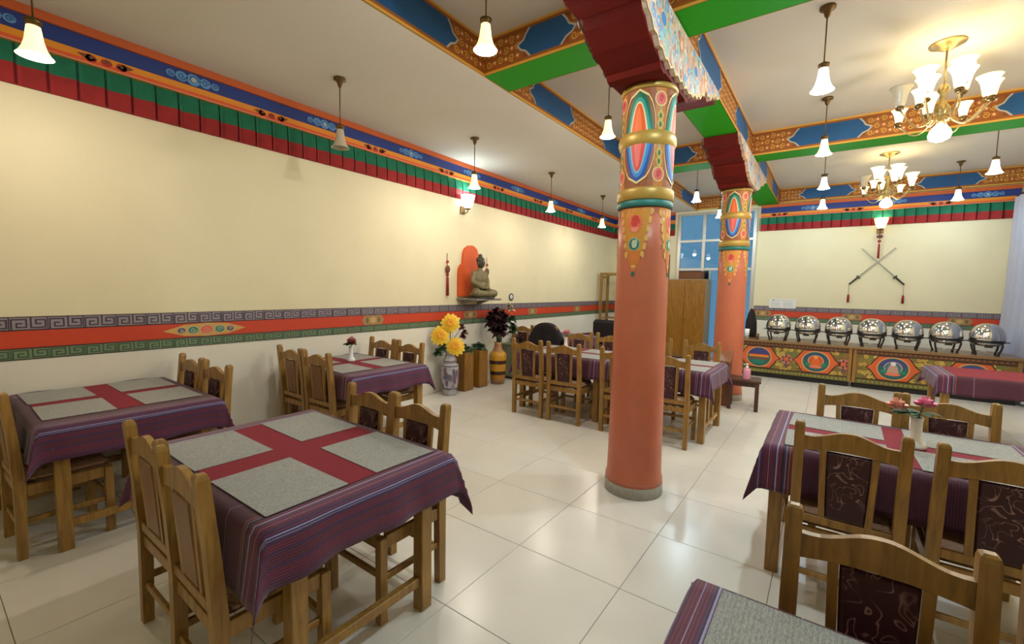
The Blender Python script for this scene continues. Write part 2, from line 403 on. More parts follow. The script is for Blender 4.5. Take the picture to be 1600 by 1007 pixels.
def frieze(parent, P0, ux, nrm, L, pitch, ph):
    """pleated red and green valance with painted mouldings above. P0: start point on the wall, ux: along, nrm: into the room"""
    P0, ux, nrm = Vector(P0), Vector(ux), Vector(nrm)
    def prof(u):
        t = ((u-ph)/pitch) % 1.0
        return .006+.045*(t if t < .9 else (1-t)/.1*.9)
    us = []; u = 0
    while u < L:
        us.append(u); u += pitch/7
    us.append(L)
    for nm, za, zb, mat in (('valance_red', 2.965, 3.105, M('valance_red', S(150, 34, 34), .85, var=.15, scale=9)), ('valance_green', 3.105, 3.25, M('valance_green', S(20, 108, 78), .85, var=.12, scale=9))):
        vs = []; fs = []
        for i, u in enumerate(us):
            for z in (za, zb):
                q = P0+ux*u+nrm*(prof(u)*(1.0 if z < 3.2 else .6)); vs.append((q.x, q.y, z))
            for z in (zb, za):
                q = P0+ux*u+nrm*.001; vs.append((q.x, q.y, z))
        for i in range(len(us)-1):
            for k in range(4): fs.append((4*i+k, 4*i+4+k, 4*i+4+(k+1) % 4, 4*i+(k+1) % 4))
        MB().add(vs, fs).build(nm, mat, parent)
    def bar(nm, za, zb, d, mat):
        a = P0; b = P0+ux*L; c = a+nrm*d; e = b+nrm*d
        vs = [(q.x, q.y, z) for z in (za, zb) for q in (a, b, e, c)]
        return MB().add(vs, [(3, 2, 1, 0), (4, 5, 6, 7), (0, 1, 5, 4), (1, 2, 6, 5), (2, 3, 7, 6), (3, 0, 4, 7)]).build(nm, mat, parent)
    bar('yellow_moulding', 3.25, 3.335, .05, M('yellow_paint', S(226, 140, 26), .5))
    bar('blue_moulding', 3.335, 3.455, .035, M('blue_paint', S(26, 52, 128), .5))
    bar('orange_moulding', 3.455, 3.519, .06, M('orange_paint', S(200, 92, 34), .5))
    p = Paint(); n = max(1, int(L/.8))
    p.rect(0, 3.25, L, 3.285, S(222, 84, 30), 1, n); p.rect(0, 3.25, L, 3.258, S(215, 150, 120), 2, n)
    m = (2.30-1.28*5) if abs(ux.y) > .5 else .3
    k = 0; s0 = P0.y if abs(ux.y) > .5 else P0.x
    m = 2.30-s0-1.26*8 if abs(ux.y) > .5 else .35-1.26*3
    while m < L-.15:
        if m > .15:
            for d in (-.09, 0, .09): p.ell(m+d, 3.295, .035, .028, S(170, 40, 26), 3, 8); p.ell(m+d, 3.3, .014, .012, S(90, 70, 30), 4, 6)
            p.poly([(m-.17, 3.31), (m-.1, 3.325), (m-.06, 3.29), (m-.1, 3.27)], S(120, 60, 20), 3); p.poly([(m+.17, 3.31), (m+.1, 3.325), (m+.06, 3.29), (m+.1, 3.27)], S(120, 60, 20), 3)
        c = m+.63-.04
        if .25 < c < L-.25:
            for d, r in ((-.17, .03), (-.09, .042), (0, .05), (.09, .042), (.17, .03)):
                p.ell(c+d, 3.395, r*1.1, r, S(96, 150, 200), 3, 10, 1); p.spiral(c+d, 3.395, r*.75, .008, S(30, 80, 150), 4, 1.3, 0, 1 if d >= 0 else -1)
            p.ell(c, 3.395, .022, .022, S(170, 180, 180), 5, 8)
        m += 1.26
    fl = Paint(); u = ph % pitch  # darker red and green strips paint in the shade at each pleat fold
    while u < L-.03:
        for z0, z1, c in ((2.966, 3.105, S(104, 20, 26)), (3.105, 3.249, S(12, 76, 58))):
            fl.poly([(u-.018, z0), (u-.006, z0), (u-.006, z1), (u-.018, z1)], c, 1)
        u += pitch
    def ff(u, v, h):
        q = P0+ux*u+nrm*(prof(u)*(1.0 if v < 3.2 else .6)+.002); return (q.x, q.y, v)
    fl.build('fold_shade', ff, parent)
    def fn(u, v, h):
        q = P0+ux*u+nrm*((.0505 if v < 3.335 else .0355)+h); return (q.x, q.y, v)
    p.build('painted_motifs', fn, parent)
dado(wl, lambda u, v, h: (XL+.003+h, YF+u, v), YB-YF, [(y-YF, k) for y, k in ((-.2, 0), (1.68, 1), (3.55, 0), (5.45, 0), (7.3, 0), (9.2, 0))])
frieze(wl, (XL, YF, 0), (0, 1, 0), (1, 0, 0), YB-YF-.06, .16, .57-YF)
dado(wb, lambda u, v, h: (XL+.01+u, YB-.003-h, v), GX0-.08-XL, [(.8, 0)])
dado(wb, lambda u, v, h: (GX1+.03+u, YB-.003-h, v), 2.45-GX1, [(.18, 0), (1.75, 0), (3.3, 0)])
frieze(wb, (XL, YB, 0), (1, 0, 0), (0, -1, 0), GX0-.08-XL, .16, 0)
frieze(wb, (GX1+.06, YB, 0), (1, 0, 0), (0, -1, 0), 2.52-GX1-.06, .16, 0)

# ---- painted beams
BLUE, GLD, GLD2, BRN, WHT = S(26, 88, 142), S(190, 132, 48), S(222, 168, 66), S(140, 78, 26), S(196, 190, 180)
def beam_face(name, parent, fn, L, panels, z0=ZLOW, z1=ZTOP, base=True):
    """blue face with gold edge lines; panels = list of (u0,u1) blue fields, rest gold-brown scroll work"""
    p = Paint(); n = max(1, int(L/.6)); H = z1-z0
    p.rect(0, z0, L, z1, BRN, 1, n)
    def scroll(a, b):
        if b-a < .05: return
        u = a+.05; k = 0
        p.rect(a, z0+.05, b, z1-.05, S(158, 92, 32), 2, 2)
        while u < b-.02:
            for r, v in enumerate((z0+.085, z0+H/2, z1-.085)):
                if (k+r) % 2 == 0: p.spiral(u, v, .034, .009, GLD2, 3, 1.25, k*1.3, 1 if r % 2 else -1)
                else: p.star(u, v, .03, .03, 5, S(206, 120, 60), 3, .55); p.ell(u, v, .011, .011, S(236, 214, 160), 4, 6)
            u += .062; k += 1
    prev = 0
    for a, b in panels: scroll(prev, a+.06); prev = b-.06
    scroll(prev, L)
    for a, b in panels:
        zc = (z0+z1)/2; lo, hi = z0+.045, z1-.045
        L_ = [(a+.13, lo), (a+.085, lo+.05), (a+.03, lo+.075), (a-.0, zc), (a+.06, hi-.085), (a+.085, hi-.04), (a+.12, hi)]
        R_ = [(b-.12, hi), (b-.085, hi-.04), (b-.06, hi-.085), (b, zc), (b-.03, lo+.075), (b-.085, lo+.05), (b-.13, lo)]
        if a <= 0: L_ = [(0, lo), (0, hi)]
        if b >= L: R_ = [(L, hi), (L, lo)]
        p.poly(L_+R_, BLUE, 5)
        if a > 0: p.line(L_, .016, WHT, 6)
        if b < L: p.line(R_, .016, WHT, 6)
    for za, zb, c in ((z0, z0+.022, GLD2), (z0+.022, z0+.045, S(160, 90, 28)), (z1-.045, z1-.022, S(160, 90, 28)), (z1-.022, z1, GLD2)):
        p.rect(0, za, L, zb, c, 7, n)
    return p.build(name, fn, parent, .0009)
def span(a, b, off):
    """standard field layout between two junctions: end scroll, blue, centre scroll, blue, end scroll"""
    L = b-a
    if L > 2.6: return [(off+.36, off+.36+(L-1.5)/2), (off+L-.36-(L-1.5)/2, off+L-.36)]
    return [(off+.38, off+L-.38)]
BW0, BW1 = -1.39, -1.02
yb = [(-.66, -.29), (3.22, 3.59), (7.11, 7.48)]
k = 1
# edge of the lowered ceiling
t = st(MB().box(-2.6899, YF, ZLOW, -2.68, YB, ZTOP-.002).build('trim_%d' % k, GOLD)); k += 1
pan = []
for a, b in ((YF, -.66), (-.29, 3.22), (3.59, 7.11), (7.48, YB)):
    pan += span(a, b, a-YF) if b-a > 1.5 else []
beam_face('painted_face', t, lambda u, v, h: (-2.679+h, YF+u, v), YB-YF, pan)
cross_no = 0
for y0, y1 in yb:
    t = st(MB().box(-2.67, y0, ZLOW, XR, y1, ZTOP-.002).build('trim_%d' % k, GREEN)); k += 1
    L = XR+2.67; pn = [(.36, .92)] + [(1.66+.42, 1.66+1.3), (1.66+2.35, 1.66+3.3)]
    beam_face('painted_face', t, lambda u, v, h, y=y0: (-2.67+u, y-.001-h, v), L, pn)
    beam_face('painted_face', t, lambda u, v, h, y=y1: (-2.67+u, y+.001+h, v), L, pn)
for y0, y1 in ((YF, -.67), (-.28, 3.21), (3.60, 7.10), (7.49, YB)):
    t = st(MB().box(BW0, y0, ZLOW, BW1, y1, ZTOP-.002).build('trim_%d' % k, GREEN)); k += 1
    pn = span(y0, y1, 0) if y1-y0 > 1.5 else []
    beam_face('painted_face', t, lambda u, v, h, y=y0: (BW1+.001+h, y+u, v), y1-y0, pn)
    beam_face('painted_face', t, lambda u, v, h, y=y0: (BW0-.001-h, y+u, v), y1-y0, pn)
for x0, x1, pn in ((-2.67, BW0-.01, [(.5, .95)]), (BW1+.01, XR, [(.34, 1.3), (2.18, 3.1)])):
    t = st(MB().box(x0, YB-.03, ZLOW+.02, x1, YB, ZTOP-.002).build('trim_%d' % k, GREEN)); k += 1
    beam_face('painted_face', t, lambda u, v, h, x=x0: (x+u, YB-.031-h, v), x1-x0, pn, ZLOW+.02, ZTOP-.004)

# ---- glazed partition in the back wall (window_1) and the curtained window (window_2)
w1 = st(empty('window_1', (0, 0, 0)))
fy0, fy1 = YB-.03, YB+.05
cols = [GX0, -2.50, -1.96, GX1]; rows = [0, 1.02, 2.14, 2.81, GZ]
for x in (GX0+.035, -2.50, -1.96, GX1-.035): MB().bbox(x-.035, fy0, .0, x+.035, fy1, GZ-.002, .004).build('mullion', ALU, w1)
for z in (.04, 2.14, 2.81, GZ-.03):
    for a, b in zip(cols[:-1], cols[1:]):
        MB().bbox(a+.036+(.034 if a == GX0 else 0), fy0+.005, z-.028, b-.036-(.034 if b == GX1 else 0), fy1-.005, z+.028, .003).build('crossbar', ALU, w1)
zs = [.07, 2.11, 2.17, 2.78, 2.84, GZ-.06]
for a, b in zip(cols[:-1], cols[1:]):
    for z0, z1 in ((.07, 2.11), (2.17, 2.78), (2.84, GZ-.06)):
        MB().box(a+.036, YB+.008, z0, b-.036, YB+.014, z1).build('pane', GLASS, w1)
MB().bbox(-2.46, YB+.02, .07, -2.352, YB+.05, 2.108, .004).build('door_panel', M('dark_panel', S(44, 44, 54), .5), w1)
MB().bbox(-2.35, YB-.04, .9, -2.31, YB-.0, 2.1, .004).build('door_stile', ALU, w1)
w2 = st(empty('window_2', (0, 0, 0)))
for y in (WY0+.03, (WY0+WY1)/2, WY1-.03): MB().bbox(XR+.03, y-.03, .5, XR+.09, y+.03, 3.2, .004).build('mullion', ALU, w2)
for z in (.53, 3.17): MB().bbox(XR+.03, WY0+.06, z-.03, XR+.09, WY1-.06, z+.03, .004).build('crossbar', ALU, w2)
for a, b in ((WY0+.06, 9.77), (9.83, WY1-.06)): MB().box(XR+.055, a, .56, XR+.061, b, 3.14).build('pane', GLASS, w2)
# curtain
mb = MB(); vs = []; fs = []; n = 150
for i in range(n+1):
    y = 8.4+(11.16-8.4)*i/n
    for j, z in enumerate((.05, .8, 1.6, 2.4, 3.3)):
        a = .045*math.sin(y*34+.5*math.sin(y*5))+.02*math.sin(y*13)
        vs.append((2.46+a*(1.0-.1*j)-(.03 if j < 2 else 0), y+.01*math.sin(z*3+y*9), z))
for i in range(n):
    for j in range(4): fs.append((5*i+j, 5*i+5+j, 5*i+6+j, 5*i+1+j))
cu = thing('curtain', 'grey lavender sheer curtain hanging at the right end of buffet', 'curtain')
mb.add(vs, fs, True).build('curtain_cloth', CURT, cu, fixn=False)
MB().tube([(2.47, 8.3, 3.33), (2.47, 11.19, 3.33)], .014, 10).build('curtain_rod', DSTEEL, cu)

# ------------------------------------------------------------------ pillars
def cylmap(rf):
    return lambda u, v, h: ((rf(v)+h)*math.cos(u), (rf(v)+h)*math.sin(u), v)
def make_pillar(x, y, label):
    p = thing('pillar', label, 'pillar', (x, y, 0))
    rf = lambda z: .212-.022*min(1, z/2.25)
    MB().lathe([(.226, 0), (.226, .085), (.222, .09)], 32).build('base_ring', STONE, p)
    MB().lathe([(.224, .0905), (.222, .13), (.213, .155)]+[(rf(z), z) for z in (.3, .7, 1.1, 1.5, 1.9, 2.22)], 32).build('shaft', TERRA, p)
    MB().lathe([(.2, 2.2205), (.207, 2.23), (.207, 2.262), (.2, 2.27)], 32).build('teal_ring', TEAL, p)
    MB().lathe([(.2, 2.2705), (.21, 2.28), (.211, 2.345), (.203, 2.36)], 32).build('gold_band', GOLD, p)
    dr = MB().lathe([(.193, 2.3605), (.193, 3.06)], 32).build('painted_drum', M('drum_ground', S(176, 74, 40), .5), p)
    MB().lathe([(.1935, 2.66), (.205, 2.675), (.213, 2.70), (.213, 2.73), (.205, 2.755), (.1935, 2.77)], 32, cap=False).build('gold_ring', GOLD, p)
    MB().lathe([(.193, 3.0605), (.205, 3.065), (.21, 3.085), (.203, 3.1)], 32).build('top_collar', GOLD, p)
    # drum ornament: four tall pointed ovals with roses between
    q = Paint(); GN, TL, BL, OR, CR, PK, LB = S(24, 100, 70), S(46, 150, 140), S(30, 74, 150), S(222, 88, 40), S(228, 205, 140), S(224, 110, 96), S(120, 180, 200)
    def ogive(c, w, zlo, zhi, zcut, col, l, up, s=1.0):
        n = 9; pts = []
        for i in range(-n, n+1):
            t = i/n; a = c+w*t
            f = (1-abs(t)**2.2)
            pts.append((a, zcut+(zhi-zcut)*f) if up else (a, zcut-(zcut-zlo)*f))
        # strips between the cut line and the curve so the paint follows the drum
        for (a, za), (b, zb) in zip(pts[:-1], pts[1:]): q.poly([(a, zcut), (b, zcut), (b, zb), (a, za)], col, l)
    for i in range(4):
        c = -PI/2+i*PI/2
        for j in range(8): q.rect(c-PI/4+j*PI/16, 2.362, c-PI/4+(j+1)*PI/16, 3.058, S(196, 120, 50) if j in (0, 7) else S(150, 84, 44), 1)
        A = .6
        for w_, top, bot, cu, cl, l in ((A, 3.05, 2.385, GN, BL, 2), (A*.80, 3.0, 2.43, TL, S(60, 130, 200), 3), (A*.62, 2.97, 2.46, CR, LB, 4), (A*.5, 2.955, 2.475, OR, S(214, 74, 60), 5), (A*.26, 2.93, 2.5, S(232, 110, 50), S(226, 110, 104), 6)):
            ogive(c, w_, bot, top, 2.715, cu, l, True); ogive(c, w_, bot, top, 2.715, cl, l, False)
        for tt in (-1, 1):
            q.line([(c+tt*A*(1-abs(1-k_/5)**.0)*0+c*0+tt*A*math.sqrt(max(0, 1-((k_)/6)**2)), 2.78+.27*k_/6) for k_ in range(7)], .016, CR, 7)
            q.line([(c+tt*A*math.sqrt(max(0, 1-(k_/6)**2)), 2.65-.26*k_/6) for k_ in range(7)], .016, CR, 7)
        f = c+PI/4
        for z, col in ((2.98, PK), (2.45, PK)):
            q.ell(f, z, .24, .055, CR, 3, 12); q.ell(f, z, .2, .046, col, 4, 12); q.spiral(f, z, .1, .02, S(200, 70, 66), 5, 1.2, 0, 1, .25)
        for z in (2.86, 2.8, 2.6, 2.54):
            q.poly([(f, z+.05), (f+.14, z+.01), (f+.05, z-.045), (f-.05, z-.045), (f-.14, z+.01)], S(200, 168, 84), 4); q.ell(f, z, .05, .02, S(70, 110, 70), 5, 8)
        q.rect(f-.05, 2.5, f+.05, 2.93, S(150, 160, 120), 2)
    q.build('drum_ornament', cylmap(lambda v: .1935), dr, .0011, fan=True)
    # hanging ornament on the shaft
    q = Paint(); OCH, OC2 = S(206, 140, 52), S(222, 178, 100)
    for i in range(4):
        c = -PI/2+i*PI/2
        for j in range(9):
            za, zb = 2.21-.052*j, 2.21-.052*(j+1); wa = .58*(1-j/9)**.75+.06; wb_ = .58*(1-(j+1)/9)**.75+.06
            for s_ in range(4):
                q.poly([(c-wa+2*wa*s_/4, za), (c-wa+2*wa*(s_+1)/4, za), (c-wb_+2*wb_*(s_+1)/4, zb), (c-wb_+2*wb_*s_/4, zb)], OCH if j < 6 else S(204, 120, 50), 1)
        q.ell(c, 2.10, .27, .062, S(226, 110, 84), 2, 14); q.spiral(c, 2.105, .17, .035, S(200, 62, 48), 3, 1.5, 0, 1, .24); q.ell(c, 2.055, .15, .022, S(232, 140, 120), 3, 10)
        q.ell(c, 1.945, .24, .05, S(150, 180, 140), 2, 12); q.ell(c, 1.945, .2, .042, S(26, 110, 104), 3, 12); q.spiral(c, 1.95, .12, .03, S(190, 200, 170), 4, 1.3, 1, -1, .22)
        q.ell(c, 1.84, .12, .022, S(214, 120, 60), 2, 10); q.ell(c, 1.78, .1, .012, S(226, 170, 110), 2, 8); q.ell(c, 1.725, .07, .02, S(40, 100, 84), 2, 8)
        for sg in (-1, 1):
            for j in range(6):
                z = 2.18-.062*j; a = c+sg*(.56*(1-j/7.5)**.75+.06)
                q.spiral(a, z, .075, .022, OC2, 3, 1.1, j, sg, .26)
    q.build('hanging_ornament', cylmap(lambda v: rf(v)+.0008), p, .0011)
    # stepped bracket carrying the beam
    prof = []
    half = [(0, 3.10), (.24, 3.10), (.27, 3.085), (.335, 3.095), (.36, 3.13), (.46, 3.155), (.58, 3.19), (.66, 3.235), (.72, 3.27), (.745, 3.33), (.79, 3.335), (.80, 3.30), (1.0, 3.32), (1.03, 3.37), (1.10, 3.37), (1.12, 3.40), (1.30, 3.41), (1.33, 3.515)]
    prof = [(-a, b) for a, b in reversed(half)]+half[1:]
    br = MB().prism(prof, 'x', -.195, .19).build('bracket', DRED, p)
    # carved openwork panels on both sides
    def zlow(t):
        for (a, za), (b, zb) in zip(half[:-1], half[1:]):
            if t <= b: return za+(zb-za)*(t-a)/max(1e-6, b-a)
        return half[-2][1]
    def jag():
        lower = []
        rnd = random.Random(3)
        ys = [-1.32+2.64*i/44 for i in range(45)]
        for i, a in enumerate(ys):
            t = abs(a); z = max(zlow(t), 3.115)
            lower.append((a, z+.008+(.026 if i % 2 else 0)+rnd.uniform(-.005, .005)))
        return lower+[(1.34, 3.51), (-1.34, 3.51)]
    for sx in (1, -1):
        jp = [(a, z if sx > 0 else min(z+.05, 3.5)) for a, z in jag()]
        x0 = .1905 if sx > 0 else -.1955
        cp = MB().prism(jp, 'x', x0, x0+sx*.03).build('carved_panel', M('carved_ground', S(212, 182, 158), .6, var=.15, scale=14), br)
        q = Paint(); rnd = random.Random(11)
        cols = [S(205, 200, 196), S(232, 170, 145), S(110, 160, 205), S(228, 220, 208), S(150, 200, 196), S(232, 190, 150), S(224, 160, 140), S(170, 186, 200), S(214, 190, 180)]
        for cn in range(420):
            a = rnd.uniform(-1.27, 1.27); t = abs(a); zl = max(zlow(t), 3.115)+.03
            z = rnd.uniform(min(zl+.03, 3.46), 3.48); r = rnd.uniform(.025, .05)
            q.spiral(a, z, min(r, max(.012, z-zl), 3.505-z), rnd.uniform(.014, .022), rnd.choice(cols), 1+cn*.03, rnd.uniform(.8, 1.5), rnd.uniform(0, 6), rnd.choice((-1, 1)))
        for a in (-.42, .42):
            q.ell(a, 3.36, .07, .05, S(232, 190, 140), 15, 12); q.ell(a, 3.36, .055, .04, S(70, 136, 196), 16, 12)
        for a in (-.75, 0, .75):
            q.ell(a, 3.38, .06, .05, S(232, 150, 110), 15, 10); q.ell(a, 3.38, .03, .03, S(240, 200, 170), 16, 8)
        q.line([(a, z+.006) for a, z in jp[:-2]], .014, S(232, 196, 130), 17)
        q.build('carving', lambda u, v, h, s=sx, b=x0: (b+s*(.0301+h), u, v), br, .00025)
    return p
make_pillar(-1.205, 3.405, 'large front terracotta pillar with painted capital rising beside the aisle')
make_pillar(-1.205, 7.295, 'smaller far orange pillar with painted capital left of the buffet')

# ------------------------------------------------------------------ lamps
SH_W = glow_mat('lit_shade_warm', (1, .80, .36, 1), 1.0); SH_C = glow_mat('lit_shade_cool', (.86, .93, 1, 1), 3.0)
SH_O = M('unlit_frosted_glass', S(190, 178, 155), .3)
BU_W = glow_mat('lit_bulb_warm', (1, .88, .6, 1), 14); BU_C = glow_mat('lit_bulb_cool', (.9, .95, 1, 1), 16)
def make_pendant(x, y, zc, label, kind, k=1.0):
    p = thing('pendant_lamp', label, 'pendant lamp', (x, y, zc), 0, 'glass bell pendant lamps')
    MB().lathe([(.0, 0), (.055, -.001), (.055, -.018), (.03, -.026), (.018, -.07), (.008, -.085)], 16).build('canopy', BRASS, p)
    MB().tube([(0, 0, -.08), (0, 0, -.42)], .005, 8).build('rod', BRASS, p)
    MB().lathe([(.008, -.41), (.02, -.42), (.04, -.43), (.038, -.448), (.026, -.455), (.03, -.48), (.0, -.481)], 16).build('socket', BRASS, p)
    sh = {'w': SH_W, 'c': SH_C, 'o': SH_O}[kind]
    pr = [(.031, -.465), (.036, -.50), (.042, -.545), (.053, -.585), (.068, -.615), (.082, -.632)]
    inn = [(r-.003, z) for r, z in reversed(pr)]
    MB().lathe(pr+inn, 24, cap=False).build('shade', sh, p)
    MB().ell((0, 0, -.545), (.022, .022, .035), 12, 8).build('bulb', {'w': BU_W, 'c': BU_C, 'o': SH_O}[kind], p)
    if kind != 'o': lamp_light(p, (0, 0, -.645), (P_WARM if kind == 'w' else P_COOL)*k, WARM if kind == 'w' else COOL, .045)
    return p
make_pendant(-3.83, .53, ZLOW, 'lit warm pendant lamp at top left corner near the wall frieze', 'w', .5)
make_pendant(-3.83, 2.50, ZLOW, 'unlit frosted pendant lamp over the left side tables', 'o')
make_pendant(-3.83, 4.43, ZLOW, 'lit warm pendant lamp beside the glowing wall light on the left', 'w', .65)
make_pendant(-3.86, 6.41, ZLOW, 'lit pendant lamp above the statue end of left wall, third from back', 'w', .5)
make_pendant(-3.88, 8.49, ZLOW, 'lit pendant lamp farthest along the left wall, just left of front pillar', 'w', .6)
make_pendant(-2.0, 2.41, ZTOP, 'lit warm pendant lamp in front of the gold beam corner', 'w', .85)
make_pendant(-2.0, 4.44, ZTOP, 'lit warm pendant lamp immediately left of the front pillar capital', 'w', .8)
make_pendant(-2.04, 8.40, ZTOP, 'lit white pendant lamp between the two pillars', 'c')
make_pendant(-2.04, 10.43, ZTOP, 'small white pendant lamp touching the left edge of far pillar', 'c', .4)
make_pendant(-.15, 4.35, ZTOP, 'lit cool white pendant lamp left of the large chandelier', 'c', 1.35)
make_pendant(-.16, 6.31, ZTOP, 'lit warm pendant lamp against the far green beam', 'w')
make_pendant(-.18, 8.32, ZTOP, 'white pendant lamp below the far beam, above the smallest lamp', 'c', .4)
make_pendant(-.22, 10.23, ZTOP, 'smallest white pendant lamp against the back wall frieze', 'c', .4)
make_pendant(1.63, 8.37, ZTOP, 'white pendant lamp at right edge under the chandelier beam', 'c', .4)
make_pendant(1.62, 10.36, ZTOP, 'white pendant lamp right of the far chandelier', 'c', .4)
for x, y, kd, l in ((-.15, 2.38, 'c', 'cool white pendant lamp above the frame in front of right table'), (1.63, 6.4, 'w', 'warm pendant lamp beyond the right frame edge near the buffet'), (1.63, 4.4, 'w', 'warm pendant lamp beyond the right frame edge near the right table')):
    make_pendant(x, y, ZTOP, l, kd, 1.35 if kd == 'c' else .8)

def make_chandelier(x, y, label, power):
    c = thing('chandelier', label, 'chandelier', (x, y, ZTOP), .2, 'brass chandeliers')
    MB().lathe([(0, 0), (.13, -.001), (.125, -.012), (.07, -.018), (.05, -.05), (.012, -.065)], 24).build('canopy', GOLDB, c)
    MB().tube([(0, 0, -.06), (0, 0, -.36)], .008, 8).build('stem', GOLDB, c)
    MB().lathe([(.008, -.34), (.03, -.36), (.045, -.40), (.022, -.44), (.02, -.5), (.055, -.55), (.06, -.6), (.03, -.66), (.022, -.7)], 18).build('column', GOLDB, c)
    up = [(.026, 0), (.036, .012), (.044, .06), (.054, .11), (.074, .155), (.088, .172)]
    def cup(ax, ay, z, sc, ang, mat_s, mat_b, pw):
        pr = [(r*sc, z+h*sc) for r, h in up]; inn = [(r-.003, h) for r, h in reversed(pr)]
        arm = MB().tube([(math.cos(ang)*.03, math.sin(ang)*.03, -.60)]+[(math.cos(ang)*(.03+(R-.03)*t), math.sin(ang)*(.03+(R-.03)*t), -.60+(z+.60-.04)*t-.13*math.sin(PI*min(1, t*1.05))) for t in [i/9 for i in range(1, 9)] for R in [math.hypot(ax, ay)]]+[(ax, ay, z-.03)], .007, 8).build('arm', GOLDB, c)
        MB().lathe([(.01, z-.04), (.03, z-.03), (.034, z-.012), (.024, z), (.024, z+.02)], 14, (ax, ay, 0)).build('cup', BRASS, arm)
        MB().lathe(pr+inn, 18, (ax, ay, 0), cap=False).build('shade', mat_s, arm)
        MB().ell((ax, ay, z+.06*sc), (.018, .018, .034), 10, 7).build('bulb', mat_b, arm)
        if pw: lamp_light(c, (ax, ay, z+.19*sc), pw*.55, (1, .80, .45), .04)
    for i in range(8):
        a = 2*PI*i/8; off = i == 4
        cup((.30 if i % 2 == 0 else .33)*math.cos(a), (.30 if i % 2 == 0 else .33)*math.sin(a), -.50 if i % 2 == 0 else -.58, 1.0 if i % 2 == 0 else .72, a, SH_W if not off else SH_O, BU_W if not off else SH_O, power*(0 if off else 1) if i % 2 == 0 else 0)
    for i in range(4):
        a = 2*PI*i/4+.4
        cup(.17*math.cos(a), .17*math.sin(a), -.40, 1.05, a, SH_W, BU_W, power if i % 2 == 0 else 0)
    pr = [(.024, -.70), (.045, -.715), (.07, -.75), (.082, -.79), (.07, -.825), (.03, -.845), (0, -.85)]
    MB().lathe(pr, 18).build('bottom_shade', BU_W, c)
    lamp_light(c, (0, 0, -.93), power*8, (1, .95, .88), .06)
    return c
make_chandelier(.71, 5.54, 'large near brass chandelier with tulip glass shades at upper right', P_CHAN)
make_chandelier(.63, 9.25, 'smaller far brass chandelier in front of the back wall frieze', P_CHAN*.35)

def sconce(loc, rz, label, kind):
    s = thing('wall_sconce', label, 'wall light', loc, rz)
    MB().bbox(-.05, -.03, -.06, .05, 0, .06, .006).build('back_plate', BRASS, s)
    MB().tube([(0, -.02, -.03), (0, -.08, -.05), (0, -.12, -.03), (0, -.12, .0)], .008, 8).build('arm', BRASS, s)
    MB().lathe([(.02, 0), (.045, .01), (.05, .02), (.03, .03)], 16, (0, -.12, 0)).build('cup', BRASS, s)
    pr = [(.045, .03), (.07, .06), (.095, .14), (.11, .22)]; inn = [(r-.003, z) for r, z in reversed(pr)]
    MB().lathe(pr+inn, 20, (0, -.12, 0), cap=False).build('shade', SH_W if kind == 'w' else SH_C, s)
    MB().ell((0, -.12, .09), (.025, .025, .045), 10, 8).build('bulb', BU_W if kind == 'w' else BU_C, s)
    lamp_light(s, (0, -.12, .20), 1.6 if kind == 'w' else 6, WARM if kind == 'w' else (.55, .85, 1), .03)
sconce((.71, YB, 2.86), 0, 'warm glowing wall light above the crossed swords', 'w')
sconce((XL, 5.22, 2.80), PI/2, 'blue white glowing wall light above the statue', 'c')

